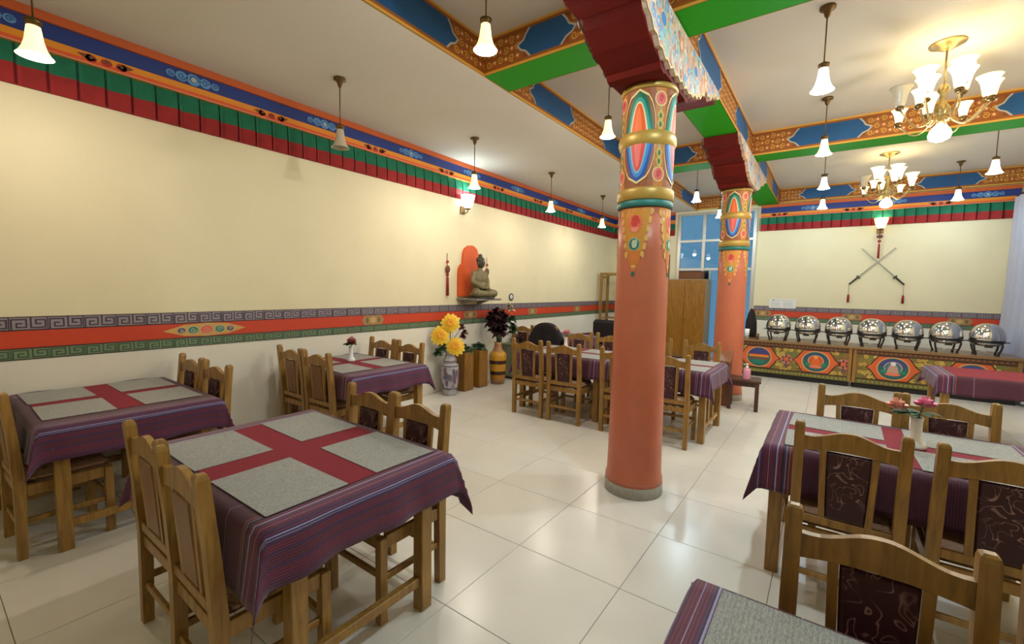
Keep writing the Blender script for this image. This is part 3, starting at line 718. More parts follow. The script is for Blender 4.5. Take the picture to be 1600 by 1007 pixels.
# ------------------------------------------------------------------ furniture
def make_chair(back):
    """faces +Y, origin on the floor under the seat centre; back = material of the rear of the padded panel"""
    c = empty('dining_chair')
    rake = Matrix.Shear('XY', 4, (0, 0)) if False else None
    W = .224
    def post(sx):
        x = sx*(W-.022); m = MB(); vs = []
        secs = [(0, -.20, .021, .021), (.44, -.195, .022, .025), (.70, -.212, .022, .022), (.955, -.235, .021, .021), (.968, -.236, .018, .018), (.974, -.2365, .011, .011)]
        for z, y, a, b in secs: vs += [(x-a, y-b, z), (x+a, y-b, z), (x+a, y+b, z), (x-a, y+b, z)]
        fs = [(3, 2, 1, 0)]+[(4*j+i, 4*j+(i+1) % 4, 4*j+4+(i+1) % 4, 4*j+4+i) for j in range(len(secs)-1) for i in range(4)]+[(20, 21, 22, 23)]
        return m.add(vs, fs).build('leg', WOOD, c)
    for sx in (-1, 1):
        post(sx); MB().bbox(sx*(W-.022)-.021, .165, 0, sx*(W-.022)+.021, .207, .42, .003).build('leg', WOOD, c)
    x = W-.044
    n = 16; top = []; bot = []
    for i in range(n+1):
        t = -1+2*i/n; top.append((x*t, .895+.045*(0.5+.5*math.cos(PI*min(1, abs(t)*1.12)))+.006*abs(t))); bot.append((x*t, .828+.018*(1-t*t)))
    MB().prism(bot+list(reversed(top)), 'y', -.237, -.212).build('top_rail', WOOD, c)
    MB().bbox(-x, -.214, .455, x, -.190, .495, .003).build('back_rail', WOOD, c)
    MB().bbox(-x, -.207, .375, x, -.183, .425, .003).build('seat_rail', WOOD, c)
    MB().bbox(-x, .172, .36, x, .198, .425, .003).build('seat_rail', WOOD, c)
    for sx in (-1, 1):
        MB().bbox(sx*(W-.022)-.012, -.17, .36, sx*(W-.022)+.012, .165, .425, .003).build('seat_rail', WOOD, c)
        MB().bbox(sx*(W-.022)-.01, -.178, .2, sx*(W-.022)+.01, .165, .232, .003).build('stretcher', WOOD, c)
        MB().beam((sx*.092, -.202, .494), (sx*.102, -.224, .838), .026, .018, (0, 1, 0)).build('slat', WOOD, c)
    MB().bbox(-x, .176, .215, x, .196, .245, .003).build('stretcher', WOOD, c)
    MB().bbox(-x, -.208, .17, x, -.19, .2, .003).build('stretcher', WOOD, c)
    # padded back: cushion in front, backing behind
    pts = [(-.078, .5), (.078, .5), (.087, .838), (-.087, .838)]
    def slab(y0, y1, inset, mat, nm):
        vs = []
        for yy, ins in ((y0, 0), (y1, inset)):
            for px, pz in pts:
                sgx = 1 if px > 0 else -1; sgz = 1 if pz > .6 else -1
                vs.append((px-sgx*ins, yy-.022*(pz-.5)/.3-.002, pz-sgz*ins))
        return MB().add(vs, [(3, 2, 1, 0), (4, 5, 6, 7), (0, 1, 5, 4), (1, 2, 6, 5), (2, 3, 7, 6), (3, 0, 4, 7)]).build(nm, mat, c)
    slab(-.198, -.175, .012, BROC, 'back_cushion'); slab(-.1985, -.212, .008, back, 'back_panel')
    bm = bmesh.new(); bmesh.ops.create_cube(bm, size=1)
    for v in bm.verts: v.co = Vector((v.co.x*.40, v.co.y*.385, .455+v.co.z*.058))
    bmesh.ops.bevel(bm, geom=bm.edges[:], offset=.022, segments=3, affect='EDGES')
    m = MB(); bm.verts.index_update(); m.add([v.co.copy() for v in bm.verts], [[v.index for v in f.verts] for f in bm.faces], True); bm.free()
    m.build('seat', SEATM, c)
    return c
proto_wood = make_chair(WOODD); proto_soft = make_chair(BROC)
used = {}
def chair(x, y, rz, label, soft=True, group=None):
    k = 'soft' if soft else 'wood'; pr = proto_soft if soft else proto_wood
    o = pr if k not in used else copy_tree(pr); used[k] = 1
    o.location = (x, y, 0); o.rotation_euler = (0, 0, rz); tag(o, label, 'chair', group); return o

def make_table(cx, cy, hx, hy, label, slats=False, inset=.055):
    t = thing('dining_table', label, 'table', (cx, cy, 0))
    MB().bbox(-hx, -hy, .725, hx, hy, .755, .004).build('table_top', WOOD, t)
    lx, ly = hx-.055, hy-inset
    for sx in (-1, 1):
        for sy in (-1, 1): MB().bbox(sx*lx-.033, sy*ly-.033, 0, sx*lx+.033, sy*ly+.033, .7245, .004).build('leg', WOOD, t)
        MB().bbox(sx*lx-.014, -ly+.034, .64, sx*lx+.014, ly-.034, .7245, .003).build('apron', WOOD, t)
        MB().bbox(sx*lx-.018, -ly+.034, .13, sx*lx+.018, ly-.034, .175, .003).build('stretcher', WOOD, t)
        if slats:
            for d in (-.11, .11): MB().bbox(sx*lx-.01, d-.03, .1755, sx*lx+.01, d+.03, .6395, .003).build('slat', WOOD, t)
    for sy in (-1, 1): MB().bbox(-lx+.034, sy*ly-.014, .64, lx-.034, sy*ly+.014, .7245, .003).build('apron', WOOD, t)
    return t
def make_cloth(cx, cy, hx, hy, oxx, oy, label, seed=0, mat=None, group='striped maroon tablecloths'):
    """cloth over a table: ox, oy are the drops past the ends and sides"""
    ox0, ox1 = oxx if isinstance(oxx, tuple) else (oxx, oxx); hx += .006; hy += .006; rnd = random.Random(seed); ph = [rnd.uniform(0, 6) for _ in range(6)]
    def axis(h, o, p, n):
        return [-h-o+o*i/7 for i in range(7)]+[-h+2*h*i/n for i in range(n+1)]+[h+p*(i+1)/7 for i in range(7)]
    S_ = axis(hx, ox0, ox1, 22); T_ = axis(hy, oy, oy, 18); vs = []; uv = []
    for s in S_:
        for t in T_:
            dx = max(0, abs(s)-hx); dy = max(0, abs(t)-hy); sx = 1 if s > 0 else -1; sy = 1 if t > 0 else -1
            x = max(-hx, min(hx, s)); y = max(-hy, min(hy, t))
            ox = ox1 if s > 0 else ox0
            wav = .010*math.sin(t*17+ph[0])+.006*math.sin(t*31+ph[1]); wav2 = .010*math.sin(s*16+ph[2])+.006*math.sin(s*29+ph[3])
            if dx > 0 and dy > 0:
                mn, mxx = min(dx, dy), max(dx, dy)
                z = -(mxx+.34*mn); fl = .22*mn
                x += sx*(.012+.10*dx+fl); y += sy*(.012+.10*dy+fl)
            elif dx > 0:
                f = dx/ox; z = -dx; x += sx*(.012+.07*dx+max(0, f)*(wav+.012)*min(1, ox/.2))
            elif dy > 0:
                f = dy/oy; z = -dy; y += sy*(.012+.07*dy+f*(wav2+.012))
            else: z = 0
            if (dx > 0 or dy > 0): z = min(0, z+.006)
            z += .007*math.sin(t*11+ph[4])*(dx/ox)+.007*math.sin(s*9+ph[5])*(dy/oy)*(0 if dx > 0 else 1)
            vs.append((x, y, .7590+z)); uv.append((abs(s)-hx, t))
    m = len(T_); fs = [(i*m+j, (i+1)*m+j, (i+1)*m+j+1, i*m+j+1) for i in range(len(S_)-1) for j in range(m-1)]
    me = bpy.data.meshes.new('tablecloth'); me.from_pydata(vs, [], fs)
    ul = me.uv_layers.new(name='UVMap')
    for lp in me.loops: ul.data[lp.index].uv = uv[lp.vertex_index]
    for p in me.polygons: p.use_smooth = True
    me.materials.append(mat or CLOTH)
    o = bpy.data.objects.new('tablecloth', me); COL.objects.link(o); o.location = (cx, cy, 0)
    sm = o.modifiers.new('thick', 'SOLIDIFY'); sm.thickness = .0022; sm.offset = -1
    tag(o, label, 'tablecloth', group); return o
def make_runner(cx, cy, hx, hy, label):
    o = MB().bbox(-hx, -hy, .7598, hx, hy, .7620, .0005).build('table_runner', RUN); o.location = (cx, cy, 0)
    return tag(o, label, 'runner', 'crimson table runners')
def make_mat(cx, cy, label, rz=0, hx=.235, hy=.17):
    o = MB().bbox(-hx, -hy, .7625, hx, hy, .7655, .001).build('placemat', MATW); o.location = (cx, cy, 0); o.rotation_euler = (0, 0, rz)
    return tag(o, label, 'placemat', 'grey woven placemats')
def mats4(cx, cy, dx, dy, where, hx=.235):
    for sx in (-1, 1):
        for sy in (-1, 1):
            make_mat(cx+sx*dx, cy+sy*dy, 'grey woven placemat at %s %s of %s' % ({-1: 'near', 1: 'far'}[sy], {-1: 'left', 1: 'right'}[sx], where), rz=random.uniform(-.03, .03), hx=hx)
rng = random.Random(5)
def jit(): return rng.uniform(-.03, .03)
# front left table
make_table(-2.15, 1.135, .64, .45, 'wooden table under striped cloth, nearest on the left', inset=.13)
make_cloth(-2.15, 1.135, .64, .45, .20, .26, 'striped maroon tablecloth on the nearest left table', 1)
make_runner(-2.15, 1.14, .55, .405, 'crimson runner under placemats on nearest left table')
mats4(-2.15, 1.14, .318, .245, 'nearest left table')
chair(-2.325, .81, 0, 'wooden chair seen from behind at nearest left table, away from aisle', False)
chair(-1.835, .785, -.02, 'wooden chair seen from behind at nearest left table, closest to camera', False)
chair(-2.27, 1.45, PI+jit(), 'wooden chair with maroon padded back, far side of nearest left table, wall side', True)
chair(-1.84, 1.45, PI, 'wooden chair with maroon padded back, far side of nearest left table, aisle side', True)
# left wall table at frame edge
make_table(-4.13, .87, .59, .45, 'wooden table by the wall at the left edge', inset=.085)
make_cloth(-4.13, .87, .59, .45, (.003, .20), .21, 'purple maroon tablecloth on the left edge wall table', 2)
make_runner(-4.225, .87, .49, .40, 'crimson runner on the left edge wall table')
mats4(-4.225, .87, .275, .24, 'left edge wall table', .218)
chair(-4.38, .53, jit(), 'blurry wooden chair at left edge table, next to wall', False)
chair(-3.86, .53, .03, 'wooden chair cut by the left edge of the picture', False)
chair(-4.39, 1.20, PI+jit(), 'wooden chair at far side of left edge table, next to wall', False)
chair(-3.88, 1.20, PI+jit(), 'wooden chair at far side of left edge table, nearer the aisle', False)
# second wall table with the small rose vase
make_table(-4.10, 2.83, .60, .45, 'wooden table by the wall with the small rose vase')
make_cloth(-4.10, 2.83, .60, .45, (.003, .20), .22, 'purple maroon tablecloth under the small rose vase by the wall', 3)
make_runner(-4.19, 2.83, .49, .40, 'crimson runner under the small rose vase by the wall')
mats4(-4.19, 2.83, .275, .24, 'wall table with rose vase', .218)
chair(-4.37, 2.50, 0, 'wooden chair seen from behind at rose vase wall table, wall side', False)
chair(-3.90, 2.50, jit(), 'wooden chair seen from behind at rose vase wall table, aisle side', False)
chair(-4.36, 3.165, PI+jit(), 'wooden chair at far side of rose vase wall table, wall side', False)
chair(-3.88, 3.165, PI+jit(), 'wooden chair at far side of rose vase wall table, by the porcelain vase', False)
# long table: two tables pushed together behind the front pillar
make_table(-2.77, 5.28, .595, .45, 'left half of long table behind the front pillar', True)
make_table(-1.56, 5.28, .595, .45, 'right half of long table behind the front pillar', True)
make_cloth(-2.77, 5.28, .595, .45, (.20, .001), .24, 'maroon cloth on left half of the long table', 4)
make_cloth(-1.535, 5.28, .575, .45, .21, .24, 'maroon cloth on right half of the long table, striped end', 5) if False else make_cloth(-1.56, 5.28, .595, .45, (.001, .20), .24, 'maroon cloth on right half of long table, striped end hanging', 5)
for cx, nm in ((-2.755, 'left half of long table'), (-1.56, 'right half of long table')):
    make_runner(cx, 5.28, .54, .385, 'crimson runner on ' + nm); mats4(cx, 5.28, .31, .225, nm)
for i, (x, y) in enumerate(((-3.03, 4.78), (-2.52, 4.78), (-1.83, 4.80), (-1.31, 4.77))):
    chair(x, y, jit(), ['wooden chair, leftmost on the near side of the long table', 'wooden chair, second from left on the near side of long table', 'wooden chair half hidden behind front pillar at long table', 'wooden chair right of front pillar on near side of long table'][i], True)
for i, (x, y) in enumerate(((-3.06, 5.78), (-2.56, 5.80), (-1.9, 5.78), (-1.30, 5.78))):
    chair(x, y, PI+jit(), ['wooden chair, leftmost on the far side of the long table', 'wooden chair, second from left on far side of long table', 'wooden chair behind front pillar on far side of long table', 'wooden chair in front of cabinet, far side of long table'][i], True)
# right table
make_table(.36, 3.24, .60, .45, 'wooden table with white rose vase at right', inset=.10)
make_cloth(.36, 3.24, .60, .45, .22, .24, 'striped maroon tablecloth under the white rose vase at right', 6)
make_runner(.36, 3.24, .518, .385, 'crimson runner on the right table with rose vase')
mats4(.36, 3.24, .285, .225, 'right table with rose vase')
chair(.12, 2.835, .0, 'wooden chair with scroll-patterned back on near side of right table, left one', True)
chair(.64, 2.83, .0, 'wooden chair cut by right edge, near side of right table', True)
chair(.195, 3.53, PI, 'wooden chair on far side of right table, left one', True)
chair(.64, 3.54, PI, 'wooden chair on far side of right table, behind the rose vase', True)
# corner table at the bottom right
make_table(.36, .86, .60, .45, 'wooden table at the bottom right corner')
make_cloth(.36, .86, .62, .465, .2, .2, 'striped maroon tablecloth at the bottom right corner', 7)
make_mat(.05, 1.145, 'grey woven placemat at the bottom right corner', 0, .245, .17)
make_mat(.62, 1.145, 'grey woven placemat under the right frame edge', 0, .235, .17)
chair(.155, 1.30, PI, 'large wooden chair with scroll-patterned maroon back at bottom right', True)
chair(.64, 1.30, PI, 'wooden chair beyond the bottom right frame edge', True)
# plain table before the buffet
make_table(1.62, 6.95, .60, .42, 'wooden table in front of the buffet at right')
make_cloth(1.62, 6.95, .60, .42, .16, .2, 'plain purple and crimson cloth on table before the buffet', 8)
make_runner(1.66, 6.95, .52, .40, 'crimson cloth laid over table before the buffet')
# far wall table with covered chairs
make_table(-4.1, 7.05, .60, .45, 'wooden table by the wall behind the long table')
make_cloth(-4.1, 7.05, .60, .45, (.003, .2), .24, 'maroon tablecloth on the far wall table behind long table', 9)
chair(-4.36, 6.62, jit(), 'wooden chair at the far wall table beside the wall', True)
chair(-3.86, 6.60, jit(), 'wooden chair under a dark draped cloth at far wall table', True)
def drape(loc, rz, w, d, top, drop, mat, name, label, cat):
    vs = []; fs = []; n, m = 18, 22
    for i in range(n+1):
        t = -1+2*i/n
        for j in range(m+1):
            s = -1+2*j/m
            a = abs(s); y = (d/2)*max(-1, min(1, s*3.2)); z = top+.05*(1-t*t)-max(0, a-.3)/.7*drop*(1+.15*math.sin(t*7))
            z -= .22*abs(t)**3
            vs.append((t*w/2*(1+.12*max(0, a-.3)), y+(.03*math.sin(t*9)+.03)*max(0, a-.3)*(1 if s > 0 else -1), z))
    for i in range(n):
        for j in range(m): fs.append((i*(m+1)+j, (i+1)*(m+1)+j, (i+1)*(m+1)+j+1, i*(m+1)+j+1))
    o = MB().add(vs, fs, True).build(name, mat); o.location = loc; o.rotation_euler = (0, 0, rz)
    sm = o.modifiers.new('thick', 'SOLIDIFY'); sm.thickness = .012; sm.offset = 1
    return tag(o, label, cat)
drape((-3.87, 6.38, 0), 0, .62, .10, .97, .36, BLACK, 'draped_jacket', 'dark domed jacket draped over a chair behind the long table', 'jacket')
# dark sofa further back
so = thing('sofa', 'dark maroon sofa in the far left corner behind front pillar', 'sofa', (-3.62, 8.6, 0), -.2)
MB().bbox(-.7, -.35, .06, .7, .35, .42, .05).build('seat_base', MAROON, so)
bm_ = MB().bbox(-.7, .22, .4205, .7, .42, .95, .06).build('backrest', BLACK, so)
for sx in (-1, 1): MB().bbox(sx*.70-.1 if sx > 0 else -.82, -.35, .06, .82 if sx > 0 else -.6, .2, .62, .05).build('armrest', MAROON, so) if False else MB().bbox(*((.705, -.35, .06, .85, .42, .64) if sx > 0 else (-.85, -.35, .06, -.705, .42, .64)), .04).build('armrest', MAROON, so)
for x in (-.6, .6):
    for y in (-.28, .28): MB().lathe([(.025, 0), (.03, .059)], 10, (x, y, 0)).build('foot', DWOOD, so)

# ------------------------------------------------------------------ vases and flowers
def vase_small(x, y, label, sc=1.0):
    o = MB().lathe([(0, .003), (.034*sc, .0), (.038*sc, .014), (.032*sc, .034), (.02*sc, .05), (.0185*sc, .10), (.019*sc, .15), (.0215*sc, .17), (.018*sc, .17), (.014*sc, .14), (.0, .12)], 20).build('bud_vase', WHITE)
    o.location = (x, y, .7662); return tag(o, label, 'vase')
LEAF = M('leaf_green', S(52, 82, 48), .6, var=.25, scale=30); STEMM = M('stem_green', S(60, 84, 40), .6)
def leafmesh(m, base, d, L, w, up=(0, 0, 1)):
    d = Vector(d).normalized(); s = d.cross(Vector(up)); s = s.normalized() if s.length > 1e-3 else Vector((1, 0, 0)); b = Vector(base); nrm = s.cross(d)
    pts = [(0, .05), (.3, .8), (.55, 1), (.8, .6), (1, .02)]
    vs = []
    for t, wd in pts: c = b+d*L*t+Vector((0, 0, -.25*L*t*t)); vs += [c-s*w/2*wd+nrm*.1*w*wd, c, c+s*w/2*wd+nrm*.1*w*wd]
    fs = []
    for i in range(4):
        for k in range(2): fs.append((3*i+k, 3*i+k+1, 3*i+4+k, 3*i+3+k))
    m.add(vs, fs, True)
def rose(loc, off, col, label, r=.035, group=None):
    """artificial rose: petals wrapped around the centre on a stem with leaves; loc = vase mouth, off = head offset"""
    f = thing('rose', label, 'flower', loc, 0, group); h = Vector(off)
    MB().tube([(0, 0, -.03), h*.5+Vector((0, 0, .01)), h], .003, 6).build('stem', STEMM, f)
    m = MB(); rnd = random.Random(int(abs(off[0]*1000)+abs(off[2]*777)))
    for ring, (n, rr, tilt) in enumerate(((3, .35, .2), (5, .65, .5), (6, 1.0, .95))):
        for i in range(n):
            a = 2*PI*i/n+ring*.5; ca, sa = math.cos(a), math.sin(a); vs = []
            for u in range(4):
                for v in range(4):
                    t = u/3; q = (v/3-.5)*2; ww = r*rr*(.55+.75*math.sin(PI*min(1, t*.8+.1)))*q*.75
                    out = r*rr*(.25+.75*t**(1+tilt))*math.cos(q*.5); z = r*(1.25-.3*ring)*t*(1-.25*tilt*t)-r*.3
                    vs.append((h.x+ca*out-sa*ww, h.y+sa*out+ca*ww, h.z+z))
            m.add(vs, [(u*4+v, u*4+v+1, u*4+v+5, u*4+v+4) for u in range(3) for v in range(3)], True)
    m.build('bloom', col, f, fixn=False)
    m = MB()
    for i in range(7):
        a = rnd.uniform(0, 6.28); leafmesh(m, h*.35, (math.cos(a), math.sin(a), .25), .095, .055)
    m.build('leaves', LEAF, f, fixn=False); return f
PINK = M('pink_petal', S(252, 158, 190), .6, var=.15, scale=40); SALM = M('salmon_petal', S(248, 184, 166), .6, var=.15, scale=40); RDP = M('red_petal', S(196, 60, 76), .6, var=.2, scale=40); DUST = M('dusty_petal', S(206, 140, 146), .6, var=.25, scale=40)
for x, y, lab, sc, roses in ((.43, 3.24, 'white bud vase on the right table', 1.35, ((.03, .02, .08, PINK, 'pink rose on right side of the right table vase'), (-.09, -.02, .06, SALM, 'salmon rose on left side of the right table vase'))),
                             (-4.22, 2.86, 'slim white bud vase on the wall table', 1.15, ((.01, 0, .07, DUST, 'dusty pink rose in the wall table vase'), (-.03, .03, .04, RDP, 'dark rose beside the dusty one in wall table vase'))),
                             (-1.70, 5.42, 'bud vase on long table right of front pillar', 1.2, ((.0, .0, .08, RDP, 'red rose right of the front pillar'), (.04, -.03, .03, SALM, 'salmon rose low in vase right of front pillar'))),
                             (-2.95, 5.40, 'bud vase on the left half of long table', 1.2, ((.0, .0, .07, PINK, 'pink rose on left half of the long table'),))):
    vase_small(x, y, lab, sc)
    for dx, dy, dz, c, l in roses: rose((x, y, .7662+.165), (dx, dy, dz), c, l, .048)
def daisy(loc, off, label, r=.145):
    """large yellow artificial flower facing the room"""
    f = thing('sunflower', label, 'flower', loc, 0, 'yellow flowers in the porcelain vase'); h = Vector(off)
    MB().tube([(0, 0, -.25), (h.x*.2, h.y*.2, h.z*.4), h], .006, 6).build('stem', STEMM, f)
    d = Vector((.62, -.72, .25)).normalized(); sx = d.cross(Vector((0, 0, 1))).normalized(); sy = sx.cross(d)
    rnd = random.Random(int(h.z*1000))
    for ring, (n, rr, lift, mt) in enumerate(((14, 1.0, .10, M('yellow_petal', S(250, 205, 60), .6, var=.15, scale=25)), (12, .72, .28, M('amber_petal', S(250, 190, 40), .6, var=.15, scale=25)), (8, .42, .42, M('orange_petal', S(236, 160, 30), .6)))):
        m = MB()
        for i in range(n):
            a = 2*PI*i/n+ring*.2+rnd.uniform(-.06, .06); u = sx*math.cos(a)+sy*math.sin(a); s = d.cross(u); L = r*rr*rnd.uniform(.9, 1.08); vs = []
            for t, wd in ((.1, .3), (.45, .9), (.75, 1), (1, .35)):
                c = h+u*L*t+d*(r*lift*(.4+t*.6)-r*.25*t*t)
                vs += [c-s*r*.22*wd, c+d*.006, c+s*r*.22*wd]
            m.add(vs, [(3*k_+e, 3*k_+e+1, 3*k_+e+4, 3*k_+e+3) for k_ in range(3) for e in range(2)], True)
        m.build('petals', mt, f, fixn=False)
    return f
# porcelain floor vase
pv = thing('floor_vase', 'grey white porcelain floor vase with blue purple pattern', 'vase', (-4.52, 4.73, 0))
MB().lathe([(0, .004), (.095, 0), (.1, .05), (.098, .06), (.112, .09), (.128, .2), (.132, .42), (.125, .46), (.085, .475), (.098, .49), (.1, .53), (.07, .58), (.066, .62), (.088, .66), (.082, .664), (.058, .62), (0, .6)], 28).build('vase_body', M('porcelain', S(176, 172, 176), .22, var=.2, scale=18), pv)
q = Paint(); rnd = random.Random(9)
for i in range(46):
    a = rnd.uniform(0, 2*PI); z = rnd.uniform(.14, .40); q.spiral(a, z, .2, .06, rnd.choice((S(110, 96, 120), S(126, 84, 96), S(90, 96, 110), S(140, 130, 140))), 1+i*.03, 1.1, rnd.uniform(0, 6), 1, .16)
def vr(v):
    pr = [(.06, .098), (.09, .113), (.2, .129), (.42, .133), (.46, .126), (.475, .087), (.49, .099), (.53, .101), (.6, .07)]
    for (a, ra), (b, rb) in zip(pr[:-1], pr[1:]):
        if v <= b: return ra+(rb-ra)*max(0, (v-a)/(b-a))
    return .07
q.build('vase_pattern', cylmap(vr), pv, .001)['kind'] = 'stuff'
for z, hh in ((.095, .02), (.435, .014), (.50, .012)): MB().lathe([(vr(z)+.001, z), (vr(z+hh)+.001, z+hh)], 28, cap=False).build('painted_ring', M('ring_purple', S(84, 74, 90), .3), pv)
for off, l in (((.06, -.06, .42), 'topmost yellow flower in the porcelain vase'), ((-.04, -.16, .24), 'left yellow flower in the porcelain vase'), ((.12, -.02, .08), 'lowest yellow flower in the porcelain vase')):
    daisy((-4.52, 4.73, .66), off, l)
def sprig(loc, pts, mat, label, r=.055, name='flower_spray', leaf=True):
    f = thing(name, label, 'flower', loc)
    m = MB(); m2 = MB(); rnd = random.Random(len(pts)*7+int(abs(loc[1])*10))
    for p in pts:
        p = Vector(p); MB
        m2.tube([(0, 0, -.2), (p.x*.3, p.y*.3, p.z*.5), p], .004, 5)
        for i in range(40):
            a, b = rnd.uniform(0, 6.28), rnd.uniform(-.6, 1.2)
            leafmesh(m, p, (math.cos(a)*math.cos(b), math.sin(a)*math.cos(b), math.sin(b)), r*rnd.uniform(.8, 1.3), r*.62)
    m2.build('stems', STEMM, f); m.build('blooms', mat, f, fixn=False); return f
MARP = M('maroon_petal', S(96, 28, 44), .7, var=.25, scale=40); DARKP = M('dark_petal', S(50, 18, 28), .75, var=.3, scale=40); CREAMP = M('cream_petal', S(206, 190, 164), .7, var=.2, scale=40)
sprig((-4.52, 4.73, .66), [(.16, .08, .36), (.18, .12, .28), (.14, .12, .22)], MARP, 'maroon flower spray behind the yellow flowers', .06)
sprig((-4.52, 4.73, .66), [(-.05, -.1, .06), (-.08, -.16, -.02), (.02, .1, .12)], LEAF, 'green leaf spray low in the porcelain vase', .09, 'leaf_spray')
# striped floor vase
sv = thing('floor_vase', 'yellow and brown banded floor vase with dark blooms', 'vase', (-4.46, 5.82, 0))
sv.scale = (1.14, 1.14, 1)
bands = [((0, .004), (.10, 0), (.11, .08)), ((.11, .0805), (.115, .16)), ((.115, .1605), (.118, .22)), ((.118, .2205), (.125, .34)), ((.125, .3405), (.127, .40)), ((.127, .4005), (.128, .47), (.115, .52), (.085, .55)), ((.085, .5505), (.06, .60), (.055, .66)), ((.055, .6605), (.06, .70), (.055, .702), (.04, .64), (0, .62))]
bc = [S(150, 118, 84), S(176, 120, 40), S(60, 36, 26), S(200, 144, 40), S(66, 32, 34), S(206, 150, 44), S(170, 120, 80), S(190, 150, 110)]
for i, (b, c) in enumerate(zip(bands, bc)): MB().lathe(list(b), 24, cap=False).build('band', M('vase_band_%d' % i, c, .3), sv)
sprig((-4.46, 5.82, .70), [(-.10, -.10, .34), (0, -.06, .40), (-.04, -.1, .22), (.1, .0, .30), (.02, .05, .46), (.1, -.04, .18), (-.12, -.04, .44), (-.08, 0, .28), (.05, -.1, .33), (0, 0, .16), (-.02, -.06, .5), (.08, .06, .4)], DARKP, 'dense dark maroon blooms in the banded floor vase', .12)
sprig((-4.46, 5.82, .70), [(.16, .14, .56), (.1, .16, .6)], CREAMP, 'cream bloom at the top of banded vase', .07)
sprig((-4.46, 5.82, .70), [(.2, .12, .40), (.22, .1, .28), (.18, .16, .2)], LEAF, 'green leaves right of dark blooms in the banded vase', .09, 'leaf_spray')
# wooden planters with succulents
for y, l in ((5.09, 'square wooden planter next to the porcelain vase'), (5.44, 'square wooden planter next to the banded vase')):
    p = thing('planter', l, 'planter', (-4.57, y, 0), .0, 'square wooden planters')
    MB().bbox(-.115, -.105, 0, .115, .105, .60, .006).build('planter_box', WOODP, p)
    MB().box(-.09, -.08, .6002, .09, .08, .606).build('soil', M('soil', S(52, 40, 30), .9), p)
    sprig((-4.57, y, .81), [(-.05, -.03, -.17), (.05, .03, -.17), (0, .0, -.15)], M('succulent', S(92, 118, 88), .6, var=.2, scale=30), 'grey green succulent in planter ' + ('next to the porcelain vase' if y < 5.3 else 'next to the banded vase'), .085, 'succulent')

# ------------------------------------------------------------------ left wall ornaments
def tassel(loc, rz, label, L1, L2):
    t = thing('hanging_tassel', label, 'tassel', loc, rz, 'red knotted tassels on the left wall')
    R = M('red_cord', S(150, 30, 26), .7)
    MB().tube([(0, -.012, 0), (0, -.012, -L1)], .004, 6).build('cord', R, t)
    MB().ell((0, -.022, -L1*.42), (.022, .016, .022), 10, 7).build('bead', R, t)
    MB().ell((0, -.026, -L1*.8), (.045, .02, .06), 12, 8).build('knot', M('brown_knot', S(112, 52, 34), .6), t)
    MB().ell((0, -.022, -L1-.02), (.026, .018, .028), 10, 7).build('bead', R, t)
    MB().lathe([(.008, -L1-.05), (.018, -L1-.07), (.022, -L1-L2), (0, -L1-L2)], 12, (0, -.026, 0)).build('fringe', R, t)
tassel((XL, 4.89, 2.11), PI/2, 'red tassel hanging left of the orange statue niche', .30, .34)
tassel((XL, 5.84, 2.11), PI/2, 'red tassel hanging right of the statue', .30, .34)
bk = MB().prism([(5.12, 1.455), (5.68, 1.455), (5.68, 1.86), (5.655, 1.93), (5.62, 1.955), (5.60, 2.14), (5.56, 2.22), (5.49, 2.265), (5.42, 2.275), (5.35, 2.265), (5.27, 2.22), (5.23, 2.14), (5.21, 1.965), (5.17, 1.955), (5.13, 1.89), (5.12, 1.80)], 'x', XL+.001, XL+.035).build('niche_panel', M('niche_orange', S(208, 84, 26), .6))
tag(bk, 'stepped orange arch panel on the wall behind the statue', 'panel')
sh = thing('wall_shelf', 'small grey shelf on the left wall under the statue', 'shelf', (XL, 5.42, 1.40))
MB().bbox(.001, -.31, 0, .42, .31, .03, .004).build('shelf_board', M('grey_shelf', S(128, 122, 112), .6), sh)
for y in (-.2, .2): MB().prism([(.002, -.002), (.26, -.002), (.002, -.09)], 'y', y-.012, y+.012).build('shelf_support', M('grey_shelf2', S(150, 144, 130), .6), sh)
# seated statue, faces +X
STONEG = M('olive_stone', S(112, 100, 66), .55, var=.25, scale=14, bump=.2, bscale=60); DSTONE = M('dark_stone', S(58, 56, 40), .5, var=.25, scale=18)
stt = thing('seated_statue', 'olive stone statue of a seated meditating figure on wall shelf', 'statue', (XL+.235, 5.42, 1.431)); stt.scale = (1.08, 1.08, 1.08)
m = MB()
def chain(pts):
    for (a, ra), (b, rb) in zip(pts[:-1], pts[1:]):
        a, b = Vector(a), Vector(b); n = 6
        for i in range(n+1): t = i/n; r = ra+(rb-ra)*t; m.ell(a+(b-a)*t, (r, r, r), 12, 8)
m.ell((0, 0, .05), (.15, .2, .05)); m.ell((-.02, 0, .16), (.095, .13, .11)); m.ell((-.025, 0, .28), (.085, .125, .12)); m.ell((-.03, 0, .37), (.07, .12, .05)); m.ell((-.02, 0, .42), (.04, .042, .05))
for s in (-1, 1):
    chain([((0, s*.10, .09), .07), ((.10, s*.20, .075), .055), ((.16, -s*.02, .065), .042)])
    chain([((-.025, s*.125, .355), .045), ((-.01, s*.165, .24), .038), ((.09, s*.06, .155), .028)])
m.ell((.12, 0, .15), (.045, .06, .022)); m.ell((.125, 0, .18), (.036, .036, .03))
b_ = m.build('figure', STONEG, stt); rm = b_.modifiers.new('merge', 'REMESH'); rm.mode = 'VOXEL'; rm.voxel_size = .008; rm.use_smooth_shade = True
m = MB(); m.ell((0, 0, .515), (.062, .056, .078), 18, 12); m.ell((-.012, 0, .56), (.066, .062, .052), 18, 12); m.ell((-.012, 0, .622), (.03, .03, .03), 12, 8)
m.ell((.062, 0, .505), (.014, .011, .022), 8, 6); m.ell((.048, 0, .47), (.014, .02, .01), 8, 6)
